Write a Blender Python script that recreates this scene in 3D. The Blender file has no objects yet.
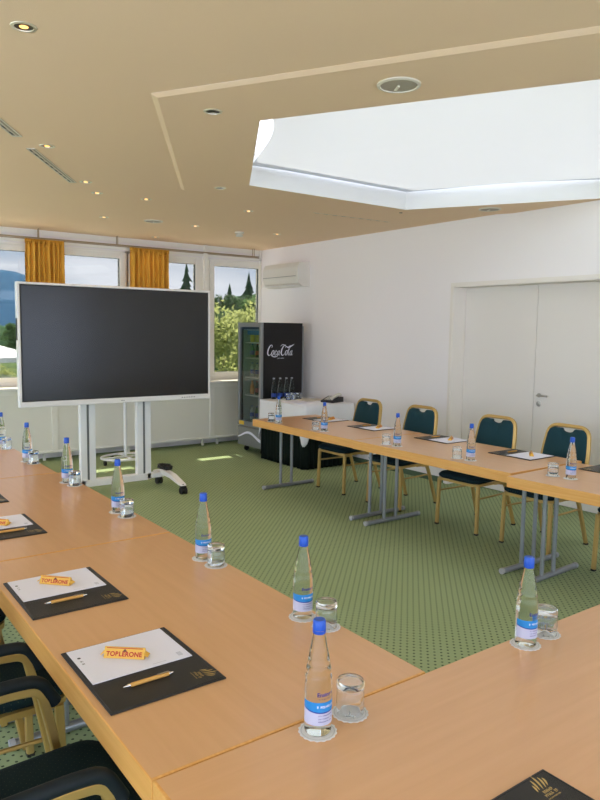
import bpy, bmesh, math, random
from mathutils import Vector, Matrix
random.seed(7)
PI = math.pi
C = bpy.context.scene.collection
S = bpy.context.scene

# ------------------------------------------------------------------ materials
def mat(name, col=(.8, .8, .8), rough=.5, metal=0., spec=.5, bump=0., bscale=200., trans=0., ior=1.45, coat=0., sheen=0.):
    m = bpy.data.materials.new(name); m.use_nodes = True
    n = m.node_tree.nodes; l = m.node_tree.links; b = n['Principled BSDF']
    b.inputs['Base Color'].default_value = (*col, 1)
    b.inputs['Roughness'].default_value = rough
    b.inputs['Metallic'].default_value = metal
    b.inputs['Specular IOR Level'].default_value = spec
    b.inputs['Transmission Weight'].default_value = trans
    b.inputs['IOR'].default_value = ior
    b.inputs['Coat Weight'].default_value = coat
    b.inputs['Coat Roughness'].default_value = .15
    b.inputs['Sheen Weight'].default_value = sheen
    if bump:
        t = n.new('ShaderNodeTexNoise'); t.inputs['Scale'].default_value = bscale; t.inputs['Detail'].default_value = 3
        g = n.new('ShaderNodeNewGeometry'); l.new(g.outputs['Position'], t.inputs['Vector'])
        u = n.new('ShaderNodeBump'); u.inputs['Strength'].default_value = bump; u.inputs['Distance'].default_value = .002
        l.new(t.outputs['Fac'], u.inputs['Height']); l.new(u.outputs['Normal'], b.inputs['Normal'])
    return m

def noise_mat(name, c1, c2, scale, stretch=(1, 1, 1), rough=.5, detail=4, lo=.35, hi=.65, coat=0., spec=.5, distort=0., bump=0.):
    m = mat(name, c1, rough, spec=spec, coat=coat)
    n = m.node_tree.nodes; l = m.node_tree.links; b = n['Principled BSDF']
    tc = n.new('ShaderNodeTexCoord'); mp = n.new('ShaderNodeMapping'); mp.inputs['Scale'].default_value = stretch
    t = n.new('ShaderNodeTexNoise'); t.inputs['Scale'].default_value = scale; t.inputs['Detail'].default_value = detail
    t.inputs['Distortion'].default_value = distort
    r = n.new('ShaderNodeValToRGB')
    r.color_ramp.elements[0].position = lo; r.color_ramp.elements[0].color = (*c1, 1)
    r.color_ramp.elements[1].position = hi; r.color_ramp.elements[1].color = (*c2, 1)
    l.new(tc.outputs['Object'], mp.inputs['Vector']); l.new(mp.outputs['Vector'], t.inputs['Vector'])
    l.new(t.outputs['Fac'], r.inputs['Fac']); l.new(r.outputs['Color'], b.inputs['Base Color'])
    if bump:
        u = n.new('ShaderNodeBump'); u.inputs['Strength'].default_value = bump; u.inputs['Distance'].default_value = .003
        l.new(t.outputs['Fac'], u.inputs['Height']); l.new(u.outputs['Normal'], b.inputs['Normal'])
    return m

def dots_mat(name, base, base2, dot, pitch, rad, rough, bump=0., stagger=True, planes='xy', sheen=0.):
    """woven cloth / carpet with a staggered lattice of small dots"""
    m = mat(name, base, rough, spec=.15, sheen=sheen)
    n = m.node_tree.nodes; l = m.node_tree.links; b = n['Principled BSDF']
    tc = n.new('ShaderNodeTexCoord')
    out = []
    def mth(op, a, bb=None):
        x = n.new('ShaderNodeMath'); x.operation = op
        for i, v in enumerate((a, bb)):
            if v is None: continue
            if isinstance(v, (int, float)): x.inputs[i].default_value = v
            else: l.new(v, x.inputs[i])
        return x.outputs[0]
    sp = n.new('ShaderNodeSeparateXYZ'); l.new(tc.outputs['Object'], sp.inputs[0])
    u, v = sp.outputs[planes.upper()[0]], sp.outputs[planes.upper()[1]]
    def lattice(off):
        a = mth('SUBTRACT', mth('FRACT', mth('ADD', mth('DIVIDE', u, pitch), off)), .5)
        c = mth('SUBTRACT', mth('FRACT', mth('ADD', mth('DIVIDE', v, pitch), off)), .5)
        return mth('SQRT', mth('ADD', mth('MULTIPLY', a, a), mth('MULTIPLY', c, c)))
    d = lattice(0.)
    if stagger: d = mth('MINIMUM', d, lattice(.5))
    f = mth('LESS_THAN', d, rad / pitch)
    t = n.new('ShaderNodeTexNoise'); t.inputs['Scale'].default_value = 2.2; t.inputs['Detail'].default_value = 5
    t2 = n.new('ShaderNodeTexNoise'); t2.inputs['Scale'].default_value = 260; t2.inputs['Detail'].default_value = 2
    for q in (t, t2): l.new(tc.outputs['Object'], q.inputs['Vector'])
    mx = n.new('ShaderNodeMixRGB'); mx.inputs[1].default_value = (*base, 1); mx.inputs[2].default_value = (*base2, 1)
    fm = mth('MULTIPLY', mth('ADD', t.outputs['Fac'], t2.outputs['Fac']), .5); l.new(fm, mx.inputs[0])
    m2 = n.new('ShaderNodeMixRGB'); l.new(mx.outputs[0], m2.inputs[1]); m2.inputs[2].default_value = (*dot, 1); l.new(f, m2.inputs[0])
    l.new(m2.outputs[0], b.inputs['Base Color'])
    if bump:
        bu = n.new('ShaderNodeBump'); bu.inputs['Strength'].default_value = bump; bu.inputs['Distance'].default_value = .002
        l.new(t2.outputs['Fac'], bu.inputs['Height']); l.new(bu.outputs['Normal'], b.inputs['Normal'])
    return m

def pane_mat(name, tint, refl=.06):
    m = bpy.data.materials.new(name); m.use_nodes = True
    n = m.node_tree.nodes; l = m.node_tree.links; n.clear()
    o = n.new('ShaderNodeOutputMaterial'); t = n.new('ShaderNodeBsdfTransparent'); t.inputs[0].default_value = (*tint, 1)
    g = n.new('ShaderNodeBsdfGlossy'); g.inputs['Roughness'].default_value = .02
    x = n.new('ShaderNodeMixShader'); x.inputs[0].default_value = refl
    l.new(t.outputs[0], x.inputs[1]); l.new(g.outputs[0], x.inputs[2]); l.new(x.outputs[0], o.inputs[0])
    return m

def glass_mat(name, col, ior, rough=0.):
    m = bpy.data.materials.new(name); m.use_nodes = True
    n = m.node_tree.nodes; l = m.node_tree.links; n.clear()
    o = n.new('ShaderNodeOutputMaterial'); g = n.new('ShaderNodeBsdfGlass')
    g.inputs['Color'].default_value = (*col, 1); g.inputs['IOR'].default_value = ior; g.inputs['Roughness'].default_value = rough
    l.new(g.outputs[0], o.inputs[0]); return m

def fabric_mat(name, dif, tra, mixf):
    m = bpy.data.materials.new(name); m.use_nodes = True
    n = m.node_tree.nodes; l = m.node_tree.links; n.clear()
    o = n.new('ShaderNodeOutputMaterial'); d = n.new('ShaderNodeBsdfDiffuse'); d.inputs[0].default_value = (*dif, 1)
    t = n.new('ShaderNodeBsdfTranslucent'); t.inputs[0].default_value = (*tra, 1)
    x = n.new('ShaderNodeMixShader'); x.inputs[0].default_value = mixf
    l.new(d.outputs[0], x.inputs[1]); l.new(t.outputs[0], x.inputs[2]); l.new(x.outputs[0], o.inputs[0]); return m

def emit_mat(name, col, s):
    m = bpy.data.materials.new(name); m.use_nodes = True
    n = m.node_tree.nodes; l = m.node_tree.links; n.clear()
    o = n.new('ShaderNodeOutputMaterial'); e = n.new('ShaderNodeEmission'); e.inputs[0].default_value = (*col, 1); e.inputs[1].default_value = s
    l.new(e.outputs[0], o.inputs[0]); return m

M = dict(
    wall=mat('wall_paint', (.88, .835, .815), .75, spec=.25, bump=.25, bscale=160),
    ceil=mat('ceiling_plaster', (.83, .62, .42), .85, spec=.15, bump=.5, bscale=220),
    white=mat('white_lacquer', (.80, .79, .76), .4),
    door=mat('door_laminate', (.79, .74, .675), .45, spec=.4),
    doorframe=mat('door_frame_paint', (.82, .765, .69), .5),
    skirt=mat('carpet_skirting', (.10, .15, .09), .9, spec=.1),
    carpet=dots_mat('carpet_green', (.30, .385, .195), (.37, .455, .255), (.065, .09, .048), .050, .0060, .95, bump=.6),
    wood=noise_mat('beech_top', (.655, .37, .175), (.70, .405, .20), 7, (.35, 5, 5), .30, lo=.3, hi=.72, spec=.5, coat=.25, distort=.4),
    woodedge=noise_mat('beech_edge', (.68, .34, .085), (.74, .40, .12), 12, (.3, 9, 9), .4, spec=.45),
    steel=mat('grey_tube', (.30, .32, .34), .35, .5),
    capend=mat('grey_cap', (.42, .43, .44), .4),
    armpad=mat('arm_pad_cloth', (.007, .013, .017), .6, spec=.3),
    gold=mat('gold_tube', (.54, .36, .12), .36, .55),
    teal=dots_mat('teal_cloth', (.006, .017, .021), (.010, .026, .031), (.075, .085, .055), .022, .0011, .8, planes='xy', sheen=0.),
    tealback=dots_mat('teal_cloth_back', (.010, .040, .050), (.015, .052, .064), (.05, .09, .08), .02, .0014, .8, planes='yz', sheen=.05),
    tvframe=mat('tv_frame_grey', (.74, .74, .72), .4),
    standgrey=mat('stand_grey', (.76, .77, .77), .4),
    standdark=mat('stand_channel', (.14, .15, .15), .5),
    screen=mat('screen_black', (.012, .012, .012), .22, spec=.55),
    black=mat('black_plastic', (.012, .012, .012), .45),
    blackm=mat('fridge_black', (.010, .009, .009), .4, spec=.35),
    leather=mat('black_leather', (.016, .015, .014), .42, bump=.4, bscale=900, spec=.5),
    paper=mat('paper', (.78, .785, .89), .8, spec=.2),
    ink=mat('ink', (.05, .05, .06), .7),
    inkfaint=mat('ink_faint', (.45, .47, .55), .8),
    goldprint=mat('gold_print', (.62, .44, .16), .3, .6),
    penwood=mat('pen_bamboo', (.64, .34, .08), .45),
    chrome=mat('chrome', (.72, .72, .70), .22, 1.),
    nickel=mat('satin_nickel', (.50, .47, .42), .35, .9),
    cap=mat('blue_cap', (.010, .085, .50), .35),
    labelblue=mat('label_blue', (.015, .23, .58), .5),
    labelnavy=mat('label_navy', (.015, .05, .30), .5),
    labellilac=mat('label_lilac', (.52, .53, .68), .55),
    inknavy=mat('ink_navy', (.02, .02, .20), .5),
    coaster=mat('coaster_paper', (.74, .74, .74), .85, spec=.1),
    coasterink=mat('coaster_print', (.35, .37, .38), .85),
    water=glass_mat('water_glass', (.97, .99, .98), 1.34),
    glass=glass_mat('clear_glass', (.98, .99, .99), 1.45),
    choco=mat('yellow_wrapper', (.80, .47, .075), .35),
    red=mat('red_print', (.50, .02, .02), .4),
    peak=mat('brown_print', (.13, .05, .03), .4),
    curtain=None,
    cloth=mat('white_tablecloth', (.78, .79, .81), .9, spec=.1, bump=.15, bscale=60),
    skirtcloth=mat('black_skirt', (.008, .013, .010), .9, spec=.1),
    fridgegrey=mat('fridge_silver', (.27, .28, .285), .38, .5),
    fridgein=mat('fridge_liner', (.40, .48, .46), .5),
    ac=mat('ac_plastic', (.76, .73, .66), .4),
    acdark=mat('ac_seam', (.25, .24, .22), .6),
    sill=mat('window_sill_white', (.88, .86, .82), .35),
    cover=mat('radiator_cover_paint', (.84, .82, .74), .5),
    coverp=mat('radiator_panel_paint', (.78, .765, .68), .6),
    upvc=mat('window_frame_white', (.88, .85, .78), .35),
    gasket=mat('gasket', (.09, .09, .09), .6),
    rail=mat('rail_bronze', (.36, .28, .18), .45, .4),
    pane=pane_mat('window_pane_tinted', (.412, .41, .385), .03),
    milk=pane_mat('skylight_pane_grey', (.42, .415, .40), .03),
    paneclear=pane_mat('window_pane_clear', (.92, .93, .92), .04),
    fpane=pane_mat('fridge_pane', (.70, .76, .74), .08),
    sail=fabric_mat('skylight_sail', (.80, .81, .82), (.315, .335, .36), .32),
    lamp=emit_mat('halogen_glow', (1, .50, .14), 1.6),
    lampring=mat('lamp_ring', (.78, .70, .55), .3, .5),
    lampin=mat('lamp_reflector', (.10, .08, .06), .3, .6),
    grille=mat('speaker_grille', (.42, .37, .29), .7, bump=.8, bscale=900),
    trim=mat('vent_trim', (.72, .66, .55), .5),
    cream=mat('phone_cream', (.64, .60, .50), .4),
)
m = noise_mat('curtain_ochre', (.62, .31, .04), (.74, .40, .07), 3, (40, 40, 1), .85, spec=.1); M['curtain'] = m

# ------------------------------------------------------------------ mesh builder
class MB:
    def __init__(s): s.bm = bmesh.new()
    def _xf(s, vs, mx):
        if mx is not None: bmesh.ops.transform(s.bm, matrix=mx, verts=vs)
    def box(s, a, b, bev=0., mx=None, seg=2):
        x0, x1 = sorted((a[0], b[0])); y0, y1 = sorted((a[1], b[1])); z0, z1 = sorted((a[2], b[2]))
        v = [s.bm.verts.new(p) for p in ((x0,y0,z0),(x1,y0,z0),(x1,y1,z0),(x0,y1,z0),(x0,y0,z1),(x1,y0,z1),(x1,y1,z1),(x0,y1,z1))]
        fs = [s.bm.faces.new([v[i] for i in q]) for q in ((0,3,2,1),(4,5,6,7),(0,1,5,4),(1,2,6,5),(2,3,7,6),(3,0,4,7))]
        vs = v
        if bev > 0:
            es = list({e for f in fs for e in f.edges})
            r = bmesh.ops.bevel(s.bm, geom=es, offset=bev, segments=seg, profile=.5, affect='EDGES')
            vs = list({x for x in r['verts']} | {x for x in v if x.is_valid})
        s._xf(vs, mx); return s
    def prism(s, pts, z0, z1, mx=None, bev=0.):
        """closed polygon pts (x,y) extruded from z0 to z1"""
        a = [s.bm.verts.new((p[0], p[1], z0)) for p in pts]; b = [s.bm.verts.new((p[0], p[1], z1)) for p in pts]
        n = len(pts)
        f0 = s.bm.faces.new(a[::-1]); f1 = s.bm.faces.new(b)
        for i in range(n): s.bm.faces.new((a[i], a[(i+1) % n], b[(i+1) % n], b[i]))
        vs = a + b
        if bev > 0:
            r = bmesh.ops.bevel(s.bm, geom=list(f0.edges) + list(f1.edges), offset=bev, segments=3, profile=.5, affect='EDGES')
            vs = list({x for x in r['verts']} | {x for x in vs if x.is_valid})
        s._xf(vs, mx); return s
    def cyl(s, p, q, r, seg=16, r2=None):
        return s.tube([p, q], r, seg, r2=r2)
    def tube(s, path, r, seg=10, r2=None, closed=False, sec=None, up=None):
        """sweep; sec = list of (u,v) offsets for a non-round section"""
        P = [Vector(p) for p in path]; n = len(P); rings = []
        prev = None
        for i in range(n):
            if closed: t = (P[(i+1) % n] - P[i-1])
            elif i == 0: t = P[1] - P[0]
            elif i == n-1: t = P[-1] - P[-2]
            else: t = (P[i+1] - P[i]).normalized() + (P[i] - P[i-1]).normalized()
            if t.length < 1e-9: t = Vector((0, 0, 1))
            t.normalize()
            if prev is None:
                ref = Vector(up) if up else (Vector((0, 0, 1)) if abs(t.z) < .9 else Vector((1, 0, 0)))
            else: ref = prev
            u = ref - t * ref.dot(t)
            if u.length < 1e-6: u = t.orthogonal()
            u.normalize(); v = t.cross(u); prev = u
            k = i / (n - 1) if n > 1 else 0
            rr = r if r2 is None else r + (r2 - r) * k
            ring = []
            if sec:
                for (a, b) in sec: ring.append(s.bm.verts.new(P[i] + u * a + v * b))
            else:
                for j in range(seg):
                    an = 2 * PI * j / seg; ring.append(s.bm.verts.new(P[i] + (u * math.cos(an) + v * math.sin(an)) * rr))
            rings.append(ring)
        m = len(rings[0])
        for i in range(n if closed else n - 1):
            A, B = rings[i], rings[(i+1) % n]
            for j in range(m): s.bm.faces.new((A[j], A[(j+1) % m], B[(j+1) % m], B[j]))
        if not closed:
            s.bm.faces.new(rings[0][::-1]); s.bm.faces.new(rings[-1])
        return s
    def lathe(s, prof, seg=32, c=(0, 0, 0), cap=True, axis=None):
        """prof: list of (r,z); closed at ends if cap"""
        rings = []
        for (r, z) in prof:
            if r < 1e-6: rings.append([s.bm.verts.new((c[0], c[1], c[2] + z))])
            else: rings.append([s.bm.verts.new((c[0] + r * math.cos(2*PI*j/seg), c[1] + r * math.sin(2*PI*j/seg), c[2] + z)) for j in range(seg)])
        for A, B in zip(rings, rings[1:]):
            for j in range(seg):
                k = (j+1) % seg
                if len(A) == 1 and len(B) == 1: continue
                if len(A) == 1: s.bm.faces.new((A[0], B[k], B[j]))
                elif len(B) == 1: s.bm.faces.new((A[j], A[k], B[0]))
                else: s.bm.faces.new((A[j], A[k], B[k], B[j]))
        if cap:
            if len(rings[0]) > 1: s.bm.faces.new(rings[0][::-1])
            if len(rings[-1]) > 1: s.bm.faces.new(rings[-1])
        return s
    def grid(s, fn, nu, nv, closed_u=False):
        V = [[s.bm.verts.new(fn(i / nu, j / nv)) for j in range(nv+1)] for i in range(nu + (0 if closed_u else 1))]
        for i in range(nu):
            A = V[i]; B = V[(i+1) % len(V)]
            for j in range(nv): s.bm.faces.new((A[j], B[j], B[j+1], A[j+1]))
        return s
    def build(s, name, m, parent=None, smooth=None, loc=None, rot=None, recalc=True):
        if recalc: bmesh.ops.recalc_face_normals(s.bm, faces=s.bm.faces)
        me = bpy.data.meshes.new(name); s.bm.to_mesh(me); s.bm.free()
        if smooth is not None:
            me.polygons.foreach_set('use_smooth', [True] * len(me.polygons))
            me.set_sharp_from_angle(angle=math.radians(smooth))
        o = bpy.data.objects.new(name, me); C.objects.link(o)
        ms = m if isinstance(m, (list, tuple)) else [m]
        for q in ms: me.materials.append(q)
        if parent: o.parent = parent
        if loc: o.location = loc
        if rot: o.rotation_euler = rot
        return o

def tag(o, label=None, cat=None, group=None, kind=None):
    if label: o['label'] = label
    if cat: o['category'] = cat
    if group: o['group'] = group
    if kind: o['kind'] = kind
    return o
def empty(name, loc=(0, 0, 0), rz=0, label=None, cat=None, group=None):
    o = bpy.data.objects.new(name, None); C.objects.link(o); o.empty_display_size = .1
    o.location = loc; o.rotation_euler = (0, 0, rz); return tag(o, label, cat, group)
def struct(o): o['kind'] = 'structure'; return o
def kids(o): return [c for c in bpy.data.objects if c.parent == o]
def copy_tree(o, parent=None):
    c = o.copy(); C.objects.link(c); c.parent = parent
    for k in kids(o): copy_tree(k, c)
    return c
def place(proto, loc, rz, label, used):
    o = proto if not used else copy_tree(proto)
    o.location = loc; o.rotation_euler = (0, 0, rz); o['label'] = label; return o

def text_bm(txt, size, mx=None, bend=None, bold=0., ext=.0, spacing=1.):
    """flat lettering as mesh data in the xy plane, centred; bend wraps it around a z-axis cylinder of that radius"""
    cu = bpy.data.curves.new('t', 'FONT'); cu.body = txt; cu.size = size; cu.align_x = 'CENTER'; cu.align_y = 'CENTER'
    cu.offset = bold; cu.extrude = ext; cu.space_character = spacing
    ob = bpy.data.objects.new('t', cu); C.objects.link(ob)
    dg = bpy.context.evaluated_depsgraph_get(); me = bpy.data.meshes.new_from_object(ob.evaluated_get(dg))
    b = MB(); b.bm.from_mesh(me)
    bpy.data.objects.remove(ob); bpy.data.curves.remove(cu); bpy.data.meshes.remove(me)
    if bend:
        r, z = bend
        for v in b.bm.verts:
            a = v.co.x / r; v.co = Vector((r * math.sin(a), -r * math.cos(a), z + v.co.y))
    if mx is not None: bmesh.ops.transform(b.bm, matrix=mx, verts=b.bm.verts)
    return b
def glyph_row(width, height, n, seed, mx=None, bend=None):
    """a row of tiny upright strokes for print too small to read"""
    R_ = random.Random(seed); b = MB()
    for k in range(n):
        if R_.random() < .12: continue
        x = -width/2 + width*(k+.5)/n; w_ = width/n*.28
        for (xx, y0, y1, w2) in ((x-w_, -.5, .5, w_*.5), (x+w_*.6, R_.choice((-.5, -.1)), R_.choice((.1, .5)), w_*.45), (x, R_.choice((-.45, .0, .4)), None, w_)):
            ya, yb = (y0*height, y1*height) if y1 is not None else (y0*height-height*.09, y0*height+height*.09)
            b.bm.faces.new([b.bm.verts.new((p, q, 0)) for p, q in ((xx-w2, ya), (xx+w2, ya), (xx+w2, yb), (xx-w2, yb))])
    if bend:
        r, z = bend
        for v in b.bm.verts:
            a = v.co.x / r; v.co = Vector((r*math.sin(a), -r*math.cos(a), z+v.co.y))
    if mx is not None: bmesh.ops.transform(b.bm, matrix=mx, verts=b.bm.verts)
    return b
def arc(c, r, a0, a1, n, f=lambda x, y: (x, y, 0)):
    return [f(c[0] + r*math.cos(a0 + (a1-a0)*i/n), c[1] + r*math.sin(a0 + (a1-a0)*i/n)) for i in range(n+1)]
def rounded(path, r, n=5):
    """polyline with rounded corners"""
    P = [Vector(p) for p in path]; out = [P[0]]
    for i in range(1, len(P)-1):
        a, b, c = P[i-1], P[i], P[i+1]
        d = min(r, (a-b).length*.45, (c-b).length*.45)
        s0 = b + (a-b).normalized()*d; s1 = b + (c-b).normalized()*d
        for k in range(n+1):
            t = k/n; out.append(s0*(1-t)**2 + b*2*t*(1-t) + s1*t*t)
    out.append(P[-1]); return out

# ------------------------------------------------------------------ camera
CAMZ = 1.67
yaw, pitch, roll = .631175, .099828, .013752
f = Vector((math.sin(yaw)*math.cos(pitch), math.cos(yaw)*math.cos(pitch), -math.sin(pitch)))
r = Vector((math.cos(yaw), -math.sin(yaw), 0)); u = r.cross(f)
r2 = r*math.cos(roll) + u*math.sin(roll); u2 = u*math.cos(roll) - r*math.sin(roll)
cam = bpy.data.cameras.new('camera'); co = bpy.data.objects.new('camera', cam); C.objects.link(co)
mx = Matrix((r2, u2, -f)).transposed().to_4x4(); mx.translation = (0, 0, CAMZ)
co.matrix_world = mx
cam.sensor_fit = 'VERTICAL'; cam.sensor_height = 24; cam.lens = 695.667/800*24; cam.clip_start = .05; cam.clip_end = 3000
S.camera = co

# ------------------------------------------------------------------ room shell
XL, XR, YB, YF, H = -2.8, 5.8, -3.0, 9.0, 2.86
HX, HY, RH, RP, PZ = 3.98, 3.43, 1.78, 2.44, 2.845
struct(MB().box((XL-.2, YB-.2, -.2), (XR+.4, YF+.1, 0)).build('floor', M['carpet']))
def hexa(R, z=None, n=6):
    return [(HX + R*math.cos(i*PI/3), HY + R*math.sin(i*PI/3)) for i in range(6)]
def clipx(poly, xm):
    out = []
    for a, b in zip(poly, poly[1:] + poly[:1]):
        ia, ib = a[0] <= xm, b[0] <= xm
        if ia: out.append(a)
        if ia != ib:
            t = (xm - a[0])/(b[0]-a[0]); out.append((xm, a[1] + (b[1]-a[1])*t))
    return out
cb = MB(); bm = cb.bm
def loop(pts, z):
    v = [bm.verts.new((p[0], p[1], z)) for p in pts]; return v, [bm.edges.new((v[i], v[(i+1) % len(v)])) for i in range(len(v))]
op = clipx(hexa(RP), XR); ip = clipx(hexa(RP-.036), XR)
iu = max(range(len(op)), key=lambda i: (op[i][0] >= XR-1e-6, op[i][1])); il = min(range(len(op)), key=lambda i: (op[i][0] < XR-1e-6, op[i][1]))
seq = [op[(iu + k) % len(op)] for k in range(len(op))]           # from upper wall point around the left to the lower wall point
outer = [(XR, YB), *seq[::-1], (XR, YF), (XL, YF), (XL, YB)]
v, e = loop(outer, H); bmesh.ops.triangle_fill(bm, use_beauty=True, edges=e)
va, _ = loop(seq, H-.0001)
s2 = [ip[(iu + k) % len(ip)] for k in range(len(ip))]
vb, eb = loop(s2, PZ)
for i in range(len(va)-1): bm.faces.new((va[i], va[i+1], vb[i+1], vb[i]))
vh, eh = loop(hexa(RH), PZ); bmesh.ops.triangle_fill(bm, use_beauty=True, edges=eb + eh)
struct(cb.build('ceiling', M['ceil'], recalc=False))
# skylight shaft (its white reveal), its glass and the sail
sh = MB(); hh = hexa(RH)
for i in range(6):
    a, b = hh[i], hh[(i+1) % 6]
    q = [sh.bm.verts.new(p) for p in ((*a, PZ), (*b, PZ), (*b, 3.09), (*a, 3.09))]; sh.bm.faces.new(q)
ho = hexa(RH+.12)
struct(sh.build('trim_1', M['white'], recalc=False))
sk = empty('window_9', (HX, HY, 3.10)); struct(sk)
fr = MB()
for i in range(6):
    a, b = Vector((*hh[i], 3.11)) - sk.location, Vector((*hh[(i+1) % 6], 3.11)) - sk.location
    fr.tube([a, b], .02, 6)
fr.build('window_frame', M['white'], sk)
pn = MB()
for i in range(6):
    a, b = Vector((*hh[i], 3.11)) - sk.location, Vector((*hh[(i+1) % 6], 3.11)) - sk.location
    pn.bm.faces.new([pn.bm.verts.new(p) for p in (a, b, Vector((0, 0, .28)))])
pn.build('pane', M['milk'], sk, recalc=False)
def sail_pt(uu, vv):
    an = uu*2*PI; k = (an % (PI/3)) / (PI/3)                      # position along one side
    ap = RH*math.cos(PI/6)/math.cos((k-.5)*PI/3)                  # hexagon radius in this direction
    dent = math.sin(PI*k)**.8
    sd = int((an % (2*PI)) / (PI/3)) % 6; dk_ = (.045, .012, .12, .05, .05, .05)[sd]
    R = (ap - .012 - dk_*dent) * vv
    z = 3.005 + .25*dk_*(dent)*vv**6 + .03*(1-vv*vv) + .004*math.sin(an*9+vv*4)*vv*(1-dent)*1.2
    return (HX + R*math.cos(an), HY + R*math.sin(an), z)
sl = MB(); sl.grid(lambda a, b: sail_pt(a, max(b, .001)), 144, 26, closed_u=True)
so = sl.build('skylight_sail', M['sail'], smooth=60, recalc=False)
tag(so, 'white fabric sail stretched across the hexagonal skylight opening', 'sail')
for p in hexa(RH-.03):
    pass

# walls
w = MB()
w.box((XL, YF+.0, 0), (XR, YF+.1, .93)); w.box((XL, YF+.004, 2.684), (XR, YF+.1, H))
struct(w.build('wall_front', M['wall']))
DY0, DY1, DZ, DD = 3.06, 5.15, 2.165, .215
w = MB(); w.box((XR, YB, 0), (XR+.3, DY0, H+.02)); w.box((XR, DY1, 0), (XR+.3, YF+.1, H+.02)); w.box((XR, DY0, DZ), (XR+.3, DY1, H+.02))
w.box((XR+.26, DY0, 0), (XR+.3, DY1, DZ))
struct(w.build('wall_right', M['wall']))
w = MB(); w.box((XL, YB-.1, 0), (XR+.3, YB, .12)); w.box((XL, YB-.1, 2.74), (XR+.3, YB, H)); w.box((XR-.3, YB-.1, .12), (XR+.3, YB, 2.74)); w.box((1.4, YB-.1, .12), (1.7, YB, 2.74)); w.box((XL, YB-.1, .12), (XL+.2, YB, 2.74))
struct(w.build('wall_back', M['wall']))
w = MB(); w.box((XL-.1, YB, 0), (XL, YF, .12)); w.box((XL-.1, YB, 2.74), (XL, YF, H))
w.box((XL-.1, YB, .12), (XL, -2.7, 2.74)); w.box((XL-.1, 8.6, .12), (XL, YF, 2.74)); w.box((XL-.1, 2.8, .12), (XL, 3.0, 2.74))
struct(w.build('wall_left', M['wall']))
def fill_window(idx, loc, hw, rz):
    wr = struct(empty('window_%d' % idx, loc)); wr.rotation_euler = (0, 0, rz)
    ht = 2.62; fb = MB(); n_ = 3
    for k in range(n_+1): yy = -hw + 2*hw*k/n_; fb.box((-.08, yy-.03, 0), (-.02, yy+.03, ht))
    fb.box((-.08, -hw, 0), (-.02, hw, .06)); fb.box((-.08, -hw, ht-.06), (-.02, hw, ht)); fb.build('window_frame', M['upvc'], wr)
    MB().box((-.055, -hw+.03, .05), (-.05, hw-.03, ht-.05)).build('pane', M['paneclear'], wr)
fill_window(7, (XL, .05, .12), 2.75, 0); fill_window(8, (XL, 5.8, .12), 2.8, 0)  # unseen left windows, made nearly full height for more fill light
fill_window(10, (-.6, YB, .12), 2.0, PI/2); fill_window(11, (3.6, YB, .12), 1.9, PI/2)  # unseen back glazing, added to raise the interior light level
# skirting
b = MB(); b.box((XR-.012, YB, 0), (XR, DY0-.06, .06)); b.box((XR-.012, DY1+.06, 0), (XR, YF, .06)); struct(b.build('baseboard_right', M['skirt']))

# door frame and two door leaves
dfm = MB(); t = .035
dfm.box((XR-.012, DY1, 0), (XR, DY1+t, DZ+t)); dfm.box((XR-.012, DY0-t, 0), (XR, DY0, DZ+t)); dfm.box((XR-.012, DY0, DZ), (XR, DY1, DZ+t))
dfm.box((XR-.006, DY1-.012, 0), (XR+DD, DY1+.001, DZ)); dfm.box((XR-.006, DY0-.001, 0), (XR+DD, DY0+.012, DZ)); dfm.box((XR-.006, DY0, DZ-.012), (XR+DD, DY1, DZ+.001))
struct(dfm.build('trim_2', M['doorframe']))
sy = 4.225
d1 = struct(MB().box((XR+DD-.03, sy+.002, .008), (XR+DD+.01, DY1-.013, DZ-.013), bev=.003).build('door_1', M['door']))
d2 = struct(MB().box((XR+DD-.03, DY0+.013, .008), (XR+DD+.01, sy-.002, DZ-.013), bev=.003).build('door_2', M['door']))
hx = XR+DD-.03
hb = MB(); hb.lathe([(0, 0), (.022, 0), (.022, .006), (0, .006)], 20); 
bmesh.ops.transform(hb.bm, matrix=Matrix.Translation((hx, sy-.065, 1.06)) @ Matrix.Rotation(-PI/2, 4, 'Y'), verts=hb.bm.verts)
hb.tube(rounded([(hx, sy-.065, 1.06), (hx-.05, sy-.065, 1.06), (hx-.05, sy+.055-.24, 1.06)], .02), .009, 10)
hb.build('door_handle', M['nickel'], d2, smooth=40)
kb = MB(); kb.lathe([(0, 0), (.027, 0), (.027, .006), (.010, .008), (.010, .012), (0, .012)], 20)
bmesh.ops.transform(kb.bm, matrix=Matrix.Translation((hx, sy-.065, .975)) @ Matrix.Rotation(-PI/2, 4, 'Y'), verts=kb.bm.verts)
kb.build('lock_rose', M['nickel'], d2, smooth=40)

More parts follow.
